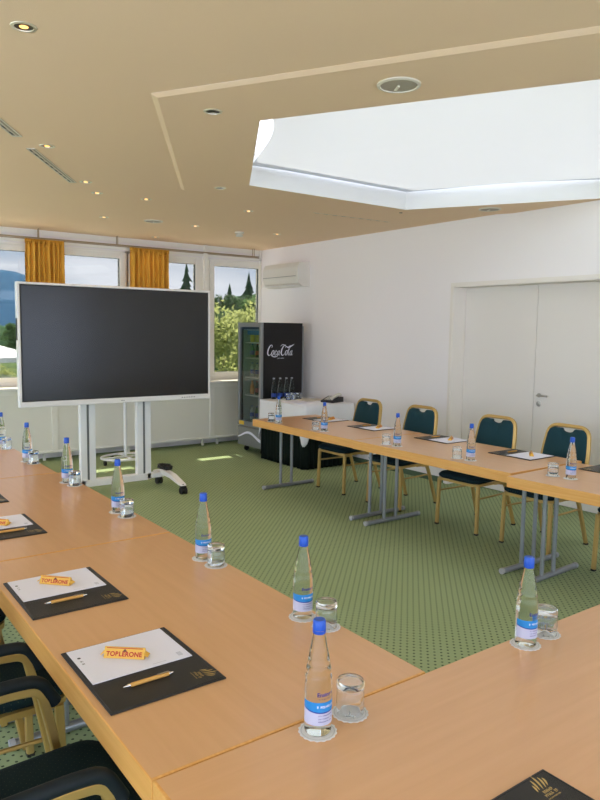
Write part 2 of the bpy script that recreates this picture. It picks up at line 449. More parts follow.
# windows along the far wall
GZ0, GZ1 = 1.04, 2.585
spans = [(-1.10, -.15), (.05, 1.18), (1.38, 2.38), (2.60, 3.575), (3.80, 4.70), (5.0, 5.762)]
for i, (x0, x1) in enumerate(spans):
    wn = struct(empty('window_%d' % (i+1), ((x0+x1)/2, YF, GZ0)))
    h = (x1-x0)/2; gh = GZ1-GZ0; fb = MB(); d = .075
    for (a, b_) in (((-h-d, -.02, -.06), (-h, .07, gh+d)), ((h, -.02, -.06), (h+d, .07, gh+d)), ((-h, -.02, -.06), (h, .07, 0)), ((-h, -.02, gh), (h, .07, gh+d))):
        fb.box(a, b_, bev=.006)
    ld = .10
    fb.box((-h-ld-.02, .0, -.12), (-h-d+.002, .09, gh+.1)); fb.box((h+d-.002, .0, -.12), (h+ld+.02, .09, gh+.1))
    fb.box((-h-ld, .0, -.12), (h+ld, .09, -.058)); fb.box((-h-ld, .0, gh+d-.002), (h+ld, .09, gh+.1))
    fb.build('window_frame', M['upvc'], wn)
    gk = MB(); g = .005
    for (a, b_) in (((-h, .0, 0), (-h+g, .03, gh)), ((h-g, .0, 0), (h, .03, gh)), ((-h, .0, 0), (h, .03, g)), ((-h, .0, gh-g), (h, .03, gh))): gk.box(a, b_)
    gk.build('gasket', M['gasket'], wn)
    MB().box((-h, .015, 0), (h, .02, gh)).build('pane', M['pane'], wn)
# head panels above the windows with their horizontal joints, and the cover strip by the corner window
hp = MB()
hp.box((XL, YF-.03, 2.70), (XR, YF, 2.735)); hp.box((XL, YF-.015, 2.80), (XR, YF, 2.86))
hp.box((4.825, YF-.05, .93), (4.875, YF+.02, H)); hp.box((XR-.03, YF-.03, .93), (XR, YF, H))
struct(hp.build('trim_3', M['upvc']))
struct(MB().box((XL, YF-.012, 2.735), (XR, YF-.006, 2.747)).build('trim_4', M['rail']))
sb = MB(); sb.box((XL, YF-.30, .905), (XR, YF, .93), bev=.006); struct(sb.build('trim_5', M['sill']))

# curtain rail + curtains
cr = empty('curtain_rail', (0, 8.86, 2.745), 0, 'dark slim curtain rail running under the ceiling along the window wall', 'curtain rail')
rb = MB(); rb.box((XL, -.008, -.007), (XR-.12, .008, .007)); rb.box((XL, .036, -.006), (XR-.12, .048, .006)); rb.build('rail_track', M['rail'], cr)
for x in (2.5, 3.5, 5.6):
    MB().cyl((x, 0, 0), (x, 0, H-2.745), .006, 8).cyl((x, .042, 0), (x, .042, H-2.745), .006, 8).build('bracket', M['rail'], cr)
def curtain(x0, x1, seed, label):
    R_ = random.Random(seed); wd = x1-x0; n = 8
    o = empty('curtain', ((x0+x1)/2, 8.85, .96), 0, label, 'curtain', 'ochre curtains at the windows')
    ph = [R_.uniform(-.5, .5) for _ in range(n+2)]
    def fn(a, b):
        k = a*n; w_ = ph[int(k)]*(1-k % 1) + ph[int(k)+1]*(k % 1)
        pin = 1 - .10*math.sin(PI*min(1, (1-b)*1.2))*0 + .03*(1-b)
        x = (a-.5)*wd*pin + .010*math.sin(b*5 + a*9)*(1-b)
        amp = .026 + .010*math.sin(a*17+seed)
        return (x, amp*math.sin(2*PI*k + w_) + .004*math.sin(b*30+a*40), b*1.75)
    c = MB(); c.grid(fn, 110, 24)
    bo = c.build('drape', M['curtain'], o, smooth=80, recalc=False)
    so_ = bo.modifiers.new('s', 'SOLIDIFY'); so_.thickness = .003
    hd = MB(); hd.grid(lambda a, b: ((a-.5)*wd, .018*math.sin(2*PI*a*n*2.5) - .004, 1.72+b*.05), 120, 2)
    hd.build('heading_tape', M['curtain'], o, smooth=80, recalc=False).modifiers.new('s', 'SOLIDIFY').thickness = .006
    return o
curtain(2.335, 2.80, 3, 'ochre pleated curtain hanging above the left end of the big screen')
curtain(3.665, 4.22, 5, 'ochre pleated curtain hanging above the right half of the big screen')

# radiator covers under the sill
used = None
for i, (x0, x1) in enumerate([(1.50, 2.62), (2.62, 3.73), (3.73, 4.85), (4.85, 5.79)]):
    lab = ['beige radiator cover at the far left, behind the long table', 'beige radiator cover behind the left half of the screen stand',
           'beige radiator cover behind the right end of the big screen', 'beige radiator cover under the corner window beside the fridge'][i]
    o = empty('radiator_cover', ((x0+x1)/2, 8.77, 0), 0, lab, 'radiator cover', 'radiator covers under the window sill'); h = (x1-x0)/2
    c = MB(); c.box((-h, 0, .10), (h, .2, .13)); c.box((-h, 0, .84), (h, .2, .90))
    c.box((-h, 0, .13), (-h+.035, .2, .84)); c.box((h-.035, 0, .13), (h, .2, .84)); c.build('frame', M['cover'], o)
    MB().box((-h+.035, .012, .13), (h-.035, .03, .84)).build('front_panel', M['coverp'], o)
    for s_ in (-1, 1): MB().box((s_*(h-.12)-.015, .06, 0), (s_*(h-.12)+.015, .09, .10)).build('foot', M['cover'], o)

# ------------------------------------------------------------------ tables
def make_table(L, W, ends=True):
    t = empty('conference_table')
    ap = .05
    MB().box((-L/2+.007, -W/2+.004, .712), (L/2-.007, W/2-.004, .74), bev=.0).build('tabletop', M['wood'], t)
    e = MB()
    g = .018
    e.box((-L/2, -W/2, .668), (L/2, -W/2+g, .7396), bev=.003); e.box((-L/2, W/2-g, .668), (L/2, W/2, .7396), bev=.003)
    e.box((-L/2, -W/2+g-.004, .668), (-L/2+g, W/2-g+.004, .7395), bev=.002); e.box((L/2-g, -W/2+g-.004, .668), (L/2, W/2-g+.004, .7395), bev=.002)
    e.build('edge_band', M['woodedge'], t)
    for s_ in (-1, 1):
        x = s_*(L/2-.10)
        l_ = empty('leg'); l_.parent = t
        c = MB(); c.cyl((x, -.02, .03), (x, -.02, .712), .015, 12); c.cyl((x, .12, .03), (x, .12, .712), .015, 12)
        c.build('upright', M['steel'], l_, smooth=40)
        MB().cyl((x, -.29, .021), (x, .32, .021), .02, 12).build('foot_bar', M['steel'], l_, smooth=40)
        for q in (-1, 1): MB().cyl((x, .015+q*.305, .0235), (x, .015+q*.327, .0215), .0215, 12).build('end_cap', M['capend'], l_, smooth=40)
        MB().box((x-.03, -.3, .69), (x+.03, .3, .7119)).build('top_bracket', M['steel'], l_)
    return t
tabs = []
def table(cx, cy, L, W, rz, label):
    t = make_table(L-.003, W); t.location = (cx, cy, 0); t.rotation_euler = (0, 0, rz)
    tag(t, label, 'table', 'beech folding tables set in a rectangle'); tabs.append(t); return t
XLi = .558
table(.963, 2.065, 1.60, .81, PI/2, 'beech table on the left carrying the nearest two black desk pads')
table(.963, 3.665, 1.60, .81, PI/2, 'beech table on the left next beyond the nearest two desk pads')
table(.945, 5.265, 1.60, .79, PI/2, 'beech table on the left just before the big screen, three bottles along its edge')
table(1.458, .864, 1.80, .80, 0, 'beech table crossing the lower right foreground, corner desk pad on it')
table(4.27, 5.30, 1.62, .83, PI/2, 'beech table on the right, farthest, ending beside the white clothed table')
table(4.255, 3.67, 1.63, .83, PI/2, 'beech table on the right in the middle of its row')
table(4.187, 2.02, 1.62, .84, PI/2+.035, 'beech table at the right edge, nearest of the right row')

# ------------------------------------------------------------------ chairs
SL = [(-.014, -.010), (-.010, -.014), (.010, -.014), (.014, -.010), (.014, .010), (.010, .014), (-.010, .014), (-.014, .010)]
SQ = [(-.011, -.009), (.011, -.009), (.011, .009), (-.011, .009)]
def pad(pts_fn, name, m, parent): pass
def seat_bm(w, d, z0, z1, x0):
    """cushion: rounded plan, domed top; front at +x"""
    b = MB(); pts = []
    rr = .07
    for (cx, cy, a0) in ((x0+d-rr, w/2-rr, 0), (x0+rr*.6, w/2*.93-rr*.6, PI/2), (x0+rr*.6, -w/2*.93+rr*.6, PI), (x0+d-rr, -w/2+rr, 1.5*PI)):
        q = rr if cx > x0+d/2 else rr*.6
        for k in range(7): a = a0 + PI/2*k/6; pts.append((cx+q*math.cos(a), cy+q*math.sin(a)))
    cx_ = x0+d/2
    rings = []
    for (sc, z) in ((.94, z0), (1, z0+.012), (1.01, (z0+z1)/2), (.985, z1-.016), (.93, z1-.004), (.8, z1+.004), (.5, z1+.010), (.2, z1+.012)):
        rings.append([b.bm.verts.new((cx_+(p[0]-cx_)*sc, p[1]*sc, z)) for p in pts])
    n = len(pts)
    for A, B in zip(rings, rings[1:]):
        for j in range(n): b.bm.faces.new((A[j], A[(j+1) % n], B[(j+1) % n], B[j]))
    b.bm.faces.new(rings[0][::-1]); b.bm.faces.new(rings[-1]); return b
def back_x(z): return -.235 - (z-.45)*.20                       # the backrest leans away
def make_chair(arms):
    t = empty('banquet_armchair' if arms else 'banquet_chair')
    W = .44
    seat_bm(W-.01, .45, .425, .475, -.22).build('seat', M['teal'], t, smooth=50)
    fb = MB(); y = W/2-.012
    fb.tube(rounded([(-.22, -y, .414), (.215, -y, .414), (.215, y, .414), (-.22, y, .414)], .06) , .01, sec=SQ, up=(0, 0, 1)); fb.tube([(-.22, -y, .414), (-.22, y, .414)], .01, sec=SQ)
    fb.build('seat_frame', M['gold'], t)
    # back frame: a loop of tube coming from under the seat up round the backrest
    wb = .205
    P = [(-.10, -y, .405), (-.215, -y, .395), (back_x(.50), -wb+.012, .50), (back_x(.70), -wb, .70), (back_x(.93), -wb*.86, .93), (back_x(.93), wb*.86, .93), (back_x(.70), wb, .70), (back_x(.50), wb-.012, .50), (-.215, y, .395), (-.10, y, .405)]
    MB().tube(rounded(P, .085, 7), .01, sec=SL, up=(0, 1, 0)).build('back_frame', M['gold'], t)
    # upholstered back panel with a dip at its top
    out = []
    zs0, zs1 = .515, .913
    def hw(z): return (wb-.008) * (1 - .13*max(0, (z-.70)/.23)**1.3)
    for k in range(9): z = zs0 + (zs1-.05-zs0)*k/8; out.append((hw(z), z))
    out += [(hw(.89)-.012, zs1-.018), (hw(.9)-.045, zs1-.004)]
    for k in range(9):
        a = PI*k/8; out.append((.058*math.cos(a), zs1-.004-.030*math.sin(a)))
    full = out + [(-p[0], p[1]) for p in out[:11][::-1]]
    b = MB(); rings = []; zc = (zs0+zs1)/2
    for (dx, sc) in ((-.016, .96), (-.010, 1.), (.012, 1.), (.022, .95), (.027, .80), (.029, .4)):
        rings.append([b.bm.verts.new((back_x(z_)+dx, y_*sc, z_)) for (y_, z_) in ((p[0], zc+(p[1]-zc)*sc) for p in full)])
    n = len(full)
    for A, B in zip(rings, rings[1:]):
        for j in range(n): b.bm.faces.new((A[j], A[(j+1) % n], B[(j+1) % n], B[j]))
    b.bm.faces.new(rings[0][::-1]); b.bm.faces.new(rings[-1])
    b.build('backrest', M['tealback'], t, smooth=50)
    for s_ in (-1, 1):
        c = MB(); c.tube([(.185, s_*y, .408), (.195, s_*(y+.006), .012)], .012, sec=SL)
        lg = c.build('leg', M['gold'], t)
        MB().box((.181, s_*(y+.006)-.014, 0), (.209, s_*(y+.006)+.014, .014)).build('foot_cap', M['black'], lg)
        c = MB(); c.tube(rounded([(-.05, s_*(y-.02), .405), (-.19, s_*(y-.02), .405), (-.235, s_*(y-.02), .30), (-.33, s_*(y-.01), .012)], .06), .012, sec=SL, up=(0, 1, 0))
        lg = c.build('leg', M['gold'], t)
        MB().box((-.345, s_*(y-.01)-.014, 0), (-.315, s_*(y-.01)+.014, .014)).build('foot_cap', M['black'], lg)
    for s_ in (-1, 1): MB().tube([(.188, s_*y, .30), (-.24, s_*(y-.018), .30)], .008, 8).build('stretcher', M['gold'], t)
    if arms:
        for s_ in (-1, 1):
            ya = s_*(W/2+.035)
            P = [(back_x(.62)-.01, s_*(y+.01), .625), (back_x(.62)+.05, ya, .638), (.0, ya, .640), (.070, ya, .632), (.095, ya, .52), (.190, ya, .012)]
            arm = MB().tube(rounded(P, .075, 7), .012, sec=SL, up=(0, 1, 0)).build('armrest', M['gold'], t)
            Q = [(back_x(.62)+.06, ya, .660), (.0, ya, .664), (.068, ya, .658), (.112, ya, .58)]
            MB().tube(rounded(Q, .06, 7), .019, 12).build('arm_pad', M['armpad'], arm, smooth=50)
    return t
ch = make_chair(False); tag(ch, None, 'chair', 'teal and gold chairs along the right row of tables')
rc = [(5.585, 4.69, 0.0, 'teal chair with gold frame at the right row, farthest, beside the white clothed table'),
      (4.80, 4.70, .04, 'teal chair with gold frame at the right row, second from the white clothed table'),
      (3.89, 4.70, 0.02, 'teal chair with gold frame in front of the left edge of the double door'),
      (3.215, 4.72, 0., 'teal chair with gold frame below the door handle'),
      (2.42, 4.72, 0., 'teal chair with gold frame cut off by the right picture edge')]
for i, (y, x, dz, lab) in enumerate(rc): place(ch, (x, y, 0), PI+dz, lab, i > 0)
ac_ = make_chair(True); tag(ac_, None, 'chair', 'armchairs along the left row of tables')
lc = [(.462, 1.72, 0, 'dark teal armchair at the bottom left corner, nearest to the viewer'),
      (.485, 2.475, 0, 'dark teal armchair with gold frame at the left edge, second from the bottom corner'),
      (.455, 3.20, 0, 'armchair at the left edge of which only a gold arm shows, beyond the other two')]
for i, (x, y, rz, lab) in enumerate(lc): place(ac_, (x, y, 0), rz, lab, i > 0)

# ------------------------------------------------------------------ table ware
TZ = .7405
def make_bottle():
    t = empty('water_bottle')
    prof = [(0, .004), (.022, .001), (.031, .002), (.0335, .008), (.0335, .088), (.0335, .118), (.0325, .135), (.0330, .143), (.0305, .148), (.0300, .156), (.0305, .162), (.0285, .168),
            (.0255, .190), (.0205, .215), (.0165, .236), (.0140, .250), (.0140, .262), (0, .262)]
    MB().lathe(prof, 40).build('body', M['water'], t, smooth=50)
    c = MB(); c.lathe([(0, .282), (.0135, .282), (.0155, .279), (.0160, .262), (.0160, .257), (.0140, .257)], 32, cap=False); co_ = c.build('cap', M['cap'], t, smooth=40)
    MB().lathe([(.0152, .248), (.0160, .249), (.0160, .2555), (.0150, .256)], 32, cap=False).build('cap_ring', M['cap'], t, smooth=40)
    r = .0338; rot = Matrix.Rotation(math.radians(30), 4, 'Z'); am = math.radians(112)
    def sleeve(z0, z1, r_, nm, mt):
        b = MB(); b.grid(lambda a, c: (r_*math.sin(-am+2*am*a), -r_*math.cos(-am+2*am*a), z0(a)+(z1(a)-z0(a))*c), 44, 2)
        bmesh.ops.transform(b.bm, matrix=rot, verts=b.bm.verts); return b.build(nm, mt, t, smooth=60, recalc=False)
    sg_ = lambda a: .0045*(2*abs(a-.5))**2*1.6
    sleeve(lambda a: .030, lambda a: .062+sg_(a), r, 'label', M['labellilac'])
    sleeve(lambda a: .062+sg_(a), lambda a: .088, r, 'label_band', M['labelblue'])
    sleeve(lambda a: .0605+sg_(a), lambda a: .0635+sg_(a), r+.0001, 'label_stripe', M['labelnavy'])
    text_bm('Ensinger', .0140, bend=(r+.0001, .107), bold=.0004, mx=rot).build('lettering', M['inknavy'], t)
    glyph_row(.040, .0022, 16, 5, bend=(r+.0001, .0965), mx=rot).build('small_print', M['inknavy'], t)
    glyph_row(.048, .0060, 11, 6, bend=(r+.0003, .077), mx=rot).build('small_print', M['paper'], t)
    for q, zz in enumerate((.055, .047, .040)): glyph_row(.040, .0026, 16, 7+q, bend=(r+.0003, zz), mx=rot).build('small_print', M['inknavy'], t)
    return t
def make_coaster():
    R = .047; n = 72
    t = MB().prism([((R+.0016*math.cos(18*a))*math.cos(a), (R+.0016*math.cos(18*a))*math.sin(a)) for a in (2*PI*i/n for i in range(n))], 0, .0012).build('coaster', M['coaster'])
    p = MB(); p.lathe([(.0405, .0014), (.0415, .0014)], 48, cap=False)
    for a, s_ in ((0, 1), (2.1, 1), (4.2, 1)):
        p.tube([(.012*math.cos(a), .012*math.sin(a), .0014), (.003*math.cos(a+1), .003*math.sin(a+1), .0014)], .002, 4, r2=.0006)
    p.build('print', M['coasterink'], t, recalc=False); return t
def make_glass():
    # stands upside down: rim below, thick base on top
    prof = [(0, .0705), (.0300, .0700), (.0328, .060), (.0342, .030), (.0346, .001), (.0350, 0), (.0360, .001), (.0362, .030), (.0352, .060), (.0346, .067), (.0360, .071), (.0360, .084), (.0335, .088), (0, .0875)]
    b = MB(); b.lathe(prof, 40, cap=False)
    return b.build('drinking_glass', M['glass'], smooth=45)
bot = make_bottle(); bot.scale = (.955, .955, .955); tag(bot, None, 'bottle', 'water bottles set out on the tables')
coa = make_coaster(); coa.scale = (.95, .95, 1); tag(coa, None, 'coaster', 'white paper coasters on the tables')
gls = make_glass(); gls.scale = (.95, .95, .95); tag(gls, None, 'glass', 'upturned drinking glasses on the tables')
nb = [0, 0]
def setting(bx, by, gx, gy, rz, where):
    k = nb[0] > 0; nb[0] += 1
    place(coa, (bx, by, TZ), random.uniform(0, 6), 'white coaster under the bottle ' + where, k)
    place(bot, (bx, by, TZ+.0016), rz, 'blue capped water bottle ' + where, k)
    c = copy_tree(coa); c.location = (gx, gy, TZ if (gx-bx)**2+(gy-by)**2 > .0095 else TZ+.0013); c.rotation_euler = (0, 0, random.uniform(0, 6)); c['label'] = 'white coaster under the upturned glass ' + where
    place(gls, (gx, gy, c.location.z+.0016), random.uniform(0, 6), 'clear upturned glass ' + where, k)
LW = [(.950, 1.212, 1.062, 1.228, 'at the near corner joint of the tables'),
      (1.305, 1.755, 1.322, 1.652, 'on the left inner edge, first beyond the corner joint'),
      (1.315, 2.452, 1.317, 2.35, 'on the left inner edge, second beyond the corner joint'),
      (1.300, 3.330, 1.304, 3.225, 'on the left row just below the screen stand'),
      (1.305, 4.150, 1.315, 4.045, 'beside the left post of the screen stand'),
      (1.285, 4.950, 1.300, 4.850, 'on the left row under the screen end'),
      (1.275, 5.640, 1.290, 5.540, 'on the left row at the left picture edge')]
for a in LW: setting(*a[:4], math.radians(-32), a[4])
setting(1.740, 1.216, 1.855, 1.226, math.radians(-30), 'on the foreground table at the right')
RW = [(4.025, 2.535, 4.010, 2.655, 'on the right row nearest the picture edge'),
      (3.975, 3.315, 3.960, 3.43, 'on the right row below the middle chairs'),
      (3.955, 4.060, 3.945, 4.18, 'on the right row, third from the right picture edge'),
      (3.960, 5.030, 3.950, 5.15, 'on the right row, second from the far end'),
      (3.925, 5.730, 3.925, 5.86, 'on the right row at its far end')]
for a in RW: setting(*a[:4], math.radians(-60), a[4])

# desk pads (own paper is a thing of its own), pens, chocolate bars
def make_pad():
    t = empty('desk_pad')
    MB().box((-.16, -.193, 0), (.16, .193, .004), bev=.0018).build('board', M['leather'], t)
    b = MB(); z = .0042                                             # stitched rim
    e = .006
    b.tube([(-.16+e, -.193+e, z), (.16-e, -.193+e, z), (.16-e, .193-e, z), (-.16+e, .193-e, z)], .0008, 4, closed=True); b.build('rim', M['black'], t)
    # emblem: flame-like strokes over three short lines of letters
    g = MB()
    for (x, y0, ln, bend_) in ((-.020, 0, .020, .006), (-.012, .002, .030, .008), (-.003, .0, .040, .012), (.006, .0, .030, .012), (.015, .002, .022, .010)):
        pts = [(x + bend_*math.sin(PI*.5*k/6), y0 + ln*k/6, 0) for k in range(7)]
        for i in range(6):
            w0 = .0026*math.sin(PI*(i+.4)/7); w1 = .0026*math.sin(PI*(i+1.4)/7)
            q = [g.bm.verts.new(p) for p in ((pts[i][0]-w0, pts[i][1], 0), (pts[i][0]+w0, pts[i][1], 0), (pts[i+1][0]+w1, pts[i+1][1], 0), (pts[i+1][0]-w1, pts[i+1][1], 0))]; g.bm.faces.new(q)
    mx_ = Matrix.Translation((.118, -.138, .0045)) @ Matrix.Rotation(-PI/2, 4, 'Z')
    bmesh.ops.transform(g.bm, matrix=mx_, verts=g.bm.verts); g.build('emblem', M['goldprint'], t, recalc=False)
    for k, (wd_, n_) in enumerate(((.034, 7), (.040, 8), (.040, 11))):
        glyph_row(wd_, .0072 if k < 2 else .003, n_, 20+k, mx=Matrix.Translation((.111-.0095*k, -.142+.003*k, .0045)) @ Matrix.Rotation(-PI/2, 4, 'Z')).build('lettering', M['goldprint'], t)
    return t
def make_paper():
    t = empty('writing_paper')
    MB().box((-.1435, -.109, 0), (.1435, .109, .0016)).build('sheet', M['paper'], t)
    b = MB()
    b.lathe([(0, 0), (.005, 0)], 12, cap=False); bmesh.ops.transform(b.bm, matrix=Matrix.Translation((-.126, .052, .0018)), verts=b.bm.verts); b.build('emblem', M['ink'], t, recalc=False)
    glyph_row(.034, .0075, 8, 31, mx=Matrix.Translation((-.126, .025, .0018)) @ Matrix.Rotation(-PI/2, 4, 'Z')).build('lettering', M['ink'], t)
    b = MB()
    for k in range(4): b.box((.112, -.088+.006*k, .0016), (.126, -.085+.006*k, .0018))
    b.build('print', M['inkfaint'], t)
    MB().box((.030, -.0955, .0016), (.070, -.0940, .0018)).build('print', M['inkfaint'], t)
    return t
def make_pen():
    t = empty('ballpoint_pen')
    def lx(prof, nm, mt):
        b = MB(); b.lathe(prof, 16); bmesh.ops.transform(b.bm, matrix=Matrix.Translation((0, 0, .0056)) @ Matrix.Rotation(PI/2, 4, 'Y'), verts=b.bm.verts); b.build(nm, mt, t, smooth=40)
    lx([(.0045, -.046), (.0055, -.040), (.0055, .058), (.0050, .062)], 'barrel', M['penwood'])
    lx([(.0010, -.066), (.0012, -.062), (.0022, -.060), (.0045, -.0462)], 'tip', M['chrome'])
    lx([(.0048, .0622), (.0048, .066), (.0028, .066), (.0028, .074), (.0022, .075)], 'push_button', M['chrome'])
    MB().box((.028, -.0018, .0112), (.062, .0018, .0126)).build('clip', M['chrome'], t)
    return t
def make_bar():
    """triangular chocolate bar lying on one side, long axis x; the face towards -y carries the lettering"""
    t = empty('chocolate_bar'); L = .115; a = .034; h = a*math.sqrt(3)/2
    b = MB()
    sec = [(-a/2+.003, 0), (a/2-.003, 0), (a/2-.001, .003), (.002, h-.002), (-.002, h-.002), (-a/2+.001, .003)]
    A = [b.bm.verts.new((-L/2, y, z)) for y, z in sec]; B = [b.bm.verts.new((L/2, y, z)) for y, z in sec]
    for i in range(6): b.bm.faces.new((A[i], A[(i+1) % 6], B[(i+1) % 6], B[i]))
    b.bm.faces.new(A[::-1]); b.bm.faces.new(B)
    b.build('wrapper', M['choco'], t)
    for s_ in (-1, 1):                                              # crimped ends
        q = MB(); q.grid(lambda u_, v_: (s_*(L/2 + .010*u_), (v_-.5)*a*.72*(1+.1*u_), .0135 - .006*u_ + .0012*math.sin(v_*30)), 3, 14)
        o = q.build('crimp', M['choco'], t, recalc=False); o.modifiers.new('s', 'SOLIDIFY').thickness = .001
    ang = math.radians(60)
    for sgn in (-1, 1):
        # plane of the slanted face
        base = Matrix.Translation((0, sgn*(a/4+.0008), h/2+.0008)) @ (Matrix.Rotation(ang, 4, 'X') if sgn < 0 else Matrix.Rotation(PI, 4, 'Z') @ Matrix.Rotation(ang, 4, 'X'))
        text_bm('TOBLERONE', .0172, bold=.0006, spacing=1.06, mx=base @ Matrix.Translation((0, -.0042, .0002))).build('lettering', M['red'], t)
        k = MB(); k.bm.faces.new([k.bm.verts.new(p) for p in ((-.006, .0030, .0003), (.008, .0030, .0003), (.001, .0105, .0003))])
        bmesh.ops.transform(k.bm, matrix=base, verts=k.bm.verts); k.build('mountain_print', M['peak'], t, recalc=False)
        e = MB(); e.box((-L/2+.006, .0108, 0), (L/2-.006, .0128, .0004)); bmesh.ops.transform(e.bm, matrix=base, verts=e.bm.verts); e.build('stripe', M['red'], t)
    return t
pd = make_pad(); tag(pd, None, 'desk pad', 'black desk pads on the tables')
pp = make_paper(); tag(pp, None, 'paper', 'white writing paper on the desk pads')
pe = make_pen(); tag(pe, None, 'pen', 'bamboo pens on the desk pads')
cb_ = make_bar(); tag(cb_, None, 'chocolate bar', 'yellow chocolate bars on the papers')
npad = [0]
def desk(x, y, rz, where, bar=(-.03, .045, -42), bar_rel=True, parts='dppb', pen=(.0, 0)):
    k = npad[0] > 0; npad[0] += 1
    R_ = Matrix.Rotation(rz, 3, 'Z')
    def at(dx, dy, z):
        v = R_ @ Vector((dx, dy, 0)); return (x+v.x, y+v.y, TZ+z)
    place(pd, (x, y, TZ), rz, 'black desk pad ' + where, k)
    place(pp, at(-.003, .076, .0048), rz, 'white paper on the pad ' + where, k)
    place(pe, at(-.025+pen[0], -.098, .0046), rz+random.uniform(-.03, .03), 'bamboo pen on the pad ' + where, k)
    if bar: place(cb_, at(bar[0], bar[1], .0068), rz+math.radians(bar[2]), 'yellow chocolate bar on the pad ' + where, k)
desk(.738, 1.737, 0, 'nearest on the left table', bar=(-.018, .066, -40))
desk(.738, 2.405, 0, 'second nearest on the left table', bar=(-.005, .075, -46), pen=(-.004, 0))
desk(.738, 3.345, 0, 'third on the left row, cut by the picture edge', bar=(.0, .055, -46), pen=(.045, 0))
desk(.738, 4.03, 0, 'farthest visible on the left row at the picture edge')
desk(1.063, .66, PI/2, 'on the foreground table at the bottom edge', bar=None)
for (x, y, where) in ((4.50, 5.70, 'farthest on the right row'), (4.52, 4.99, 'second farthest on the right row'), (4.55, 4.11, 'in the middle of the right row'),
                      (4.50, 3.26, 'on the right row under the door handle'), (4.52, 2.50, 'on the right row at the picture edge')):
    desk(x, y, PI, where, bar=(-.02, .075, -150 + random.uniform(-8, 8)))

# ------------------------------------------------------------------ big screen on wheeled stand
TY = 6.62; TX0, TX1, TZ0, TZ1 = 1.665, 3.635, .925, 2.075
tv = empty('presentation_display', ((TX0+TX1)/2, TY, TZ0), 0, 'large black presentation screen with pale grey frame on a wheeled stand', 'screen')
hwid = (TX1-TX0)/2; hh_ = TZ1-TZ0; fr = .022
b = MB(); b.box((-hwid, 0, 0), (hwid, .075, .052), bev=.006); b.box((-hwid, 0, hh_-fr), (hwid, .075, hh_), bev=.006)
b.box((-hwid, 0, .045), (-hwid+fr, .075, hh_-fr+.004), bev=.004); b.box((hwid-fr, 0, .045), (hwid, .075, hh_-fr+.004), bev=.004); b.box((-hwid+.03, .04, .05), (hwid-.03, .10, hh_-.06), bev=.01)
b.build('bezel', M['tvframe'], tv)
MB().box((-hwid+fr-.002, .006, .05), (hwid-fr+.002, .03, hh_-fr+.002)).build('screen_surround', M['black'], tv)
MB().box((-hwid+fr+.014, .004, .062), (hwid-fr-.014, .008, hh_-fr-.012)).build('screen', M['screen'], tv)
b = MB()
for k in range(6): b.box((hwid-.34+k*.028, -.002, .022), (hwid-.326+k*.028, .002, .030))
b.build('button_row', M['standdark'], tv)
MB().box((-.02, -.001, .022), (.02, .002, .029)).build('badge', M['steel'], tv)
MB().box((-hwid-.006, .02, .62), (-hwid+.002, .05, .82)).build('side_connector', M['black'], tv)
ts = empty('screen_stand', (2.63, TY+.12, 0), 0, 'pale grey wheeled stand with two posts carrying the big screen', 'stand')
for s_ in (-1, 1):
    x = s_*.295
    c = MB(); c.box((x-.075, 0, .09), (x-.012, .07, 1.7), bev=.004); c.box((x+.012, 0, .09), (x+.075, .07, 1.7), bev=.004); p_ = c.build('post', M['standgrey'], ts)
    MB().box((x-.014, .012, .10), (x+.014, .06, 1.69)).build('channel', M['standdark'], p_)
MB().box((-.33, -.005, .085), (.33, .075, .155), bev=.006).build('cross_bar', M['standgrey'], ts)
MB().box((-.5, -.018, .5+.6), (.5, 0, .6+.6)).build('mount_bar', M['standdark'], ts)
for s_ in (-1, 1):
    x = s_*.515
    b = MB(); pts = [(.20, .10), (.20, .14), (.0, .185), (-.22, .165), (-.44, .105), (-.46, .085), (-.42, .088), (-.2, .125), (0, .135), (.1, .115)]
    b.prism(pts, x-.036, x+.036, mx=Matrix(((0, 0, 1, 0), (1, 0, 0, 0), (0, 1, 0, 0), (0, 0, 0, 1))), bev=.008)
    ft = b.build('foot', M['white'], ts)
    MB().box((min(x, s_*.33), .0, .10), (max(x, s_*.33), .07, .15)).build('foot_joint', M['standgrey'], ts)
    for yy in (-.45, .13):
        c = MB()
        for q in (-.022, .022): c.cyl((x+q-.009, yy, .036), (x+q+.009, yy, .036), .036, 20)
        c.box((x-.028, yy-.02, .055), (x+.028, yy+.03, .085), bev=.004); c.cyl((x, yy+.01, .07), (x, yy+.01, .10), .012, 10)
        c.build('caster', M['black'], ts, smooth=40)
cbm = MB(); R_ = random.Random(3)
for k in range(5):
    pts = []
    for i in range(15):
        a = i/14*2*PI*1.3 + k; pts.append((.49 + .055*math.cos(a) + R_.uniform(-.01, .01), -.08+.12*math.sin(a), .205+.012*k*.5+R_.uniform(0, .012)))
    cbm.tube(pts, .007, 6)
tag(cbm.build('cable_bundle', M['black'], smooth=60, loc=(2.63, TY+.12, 0)), 'coiled black cable lying on the right foot of the screen stand', 'cable')

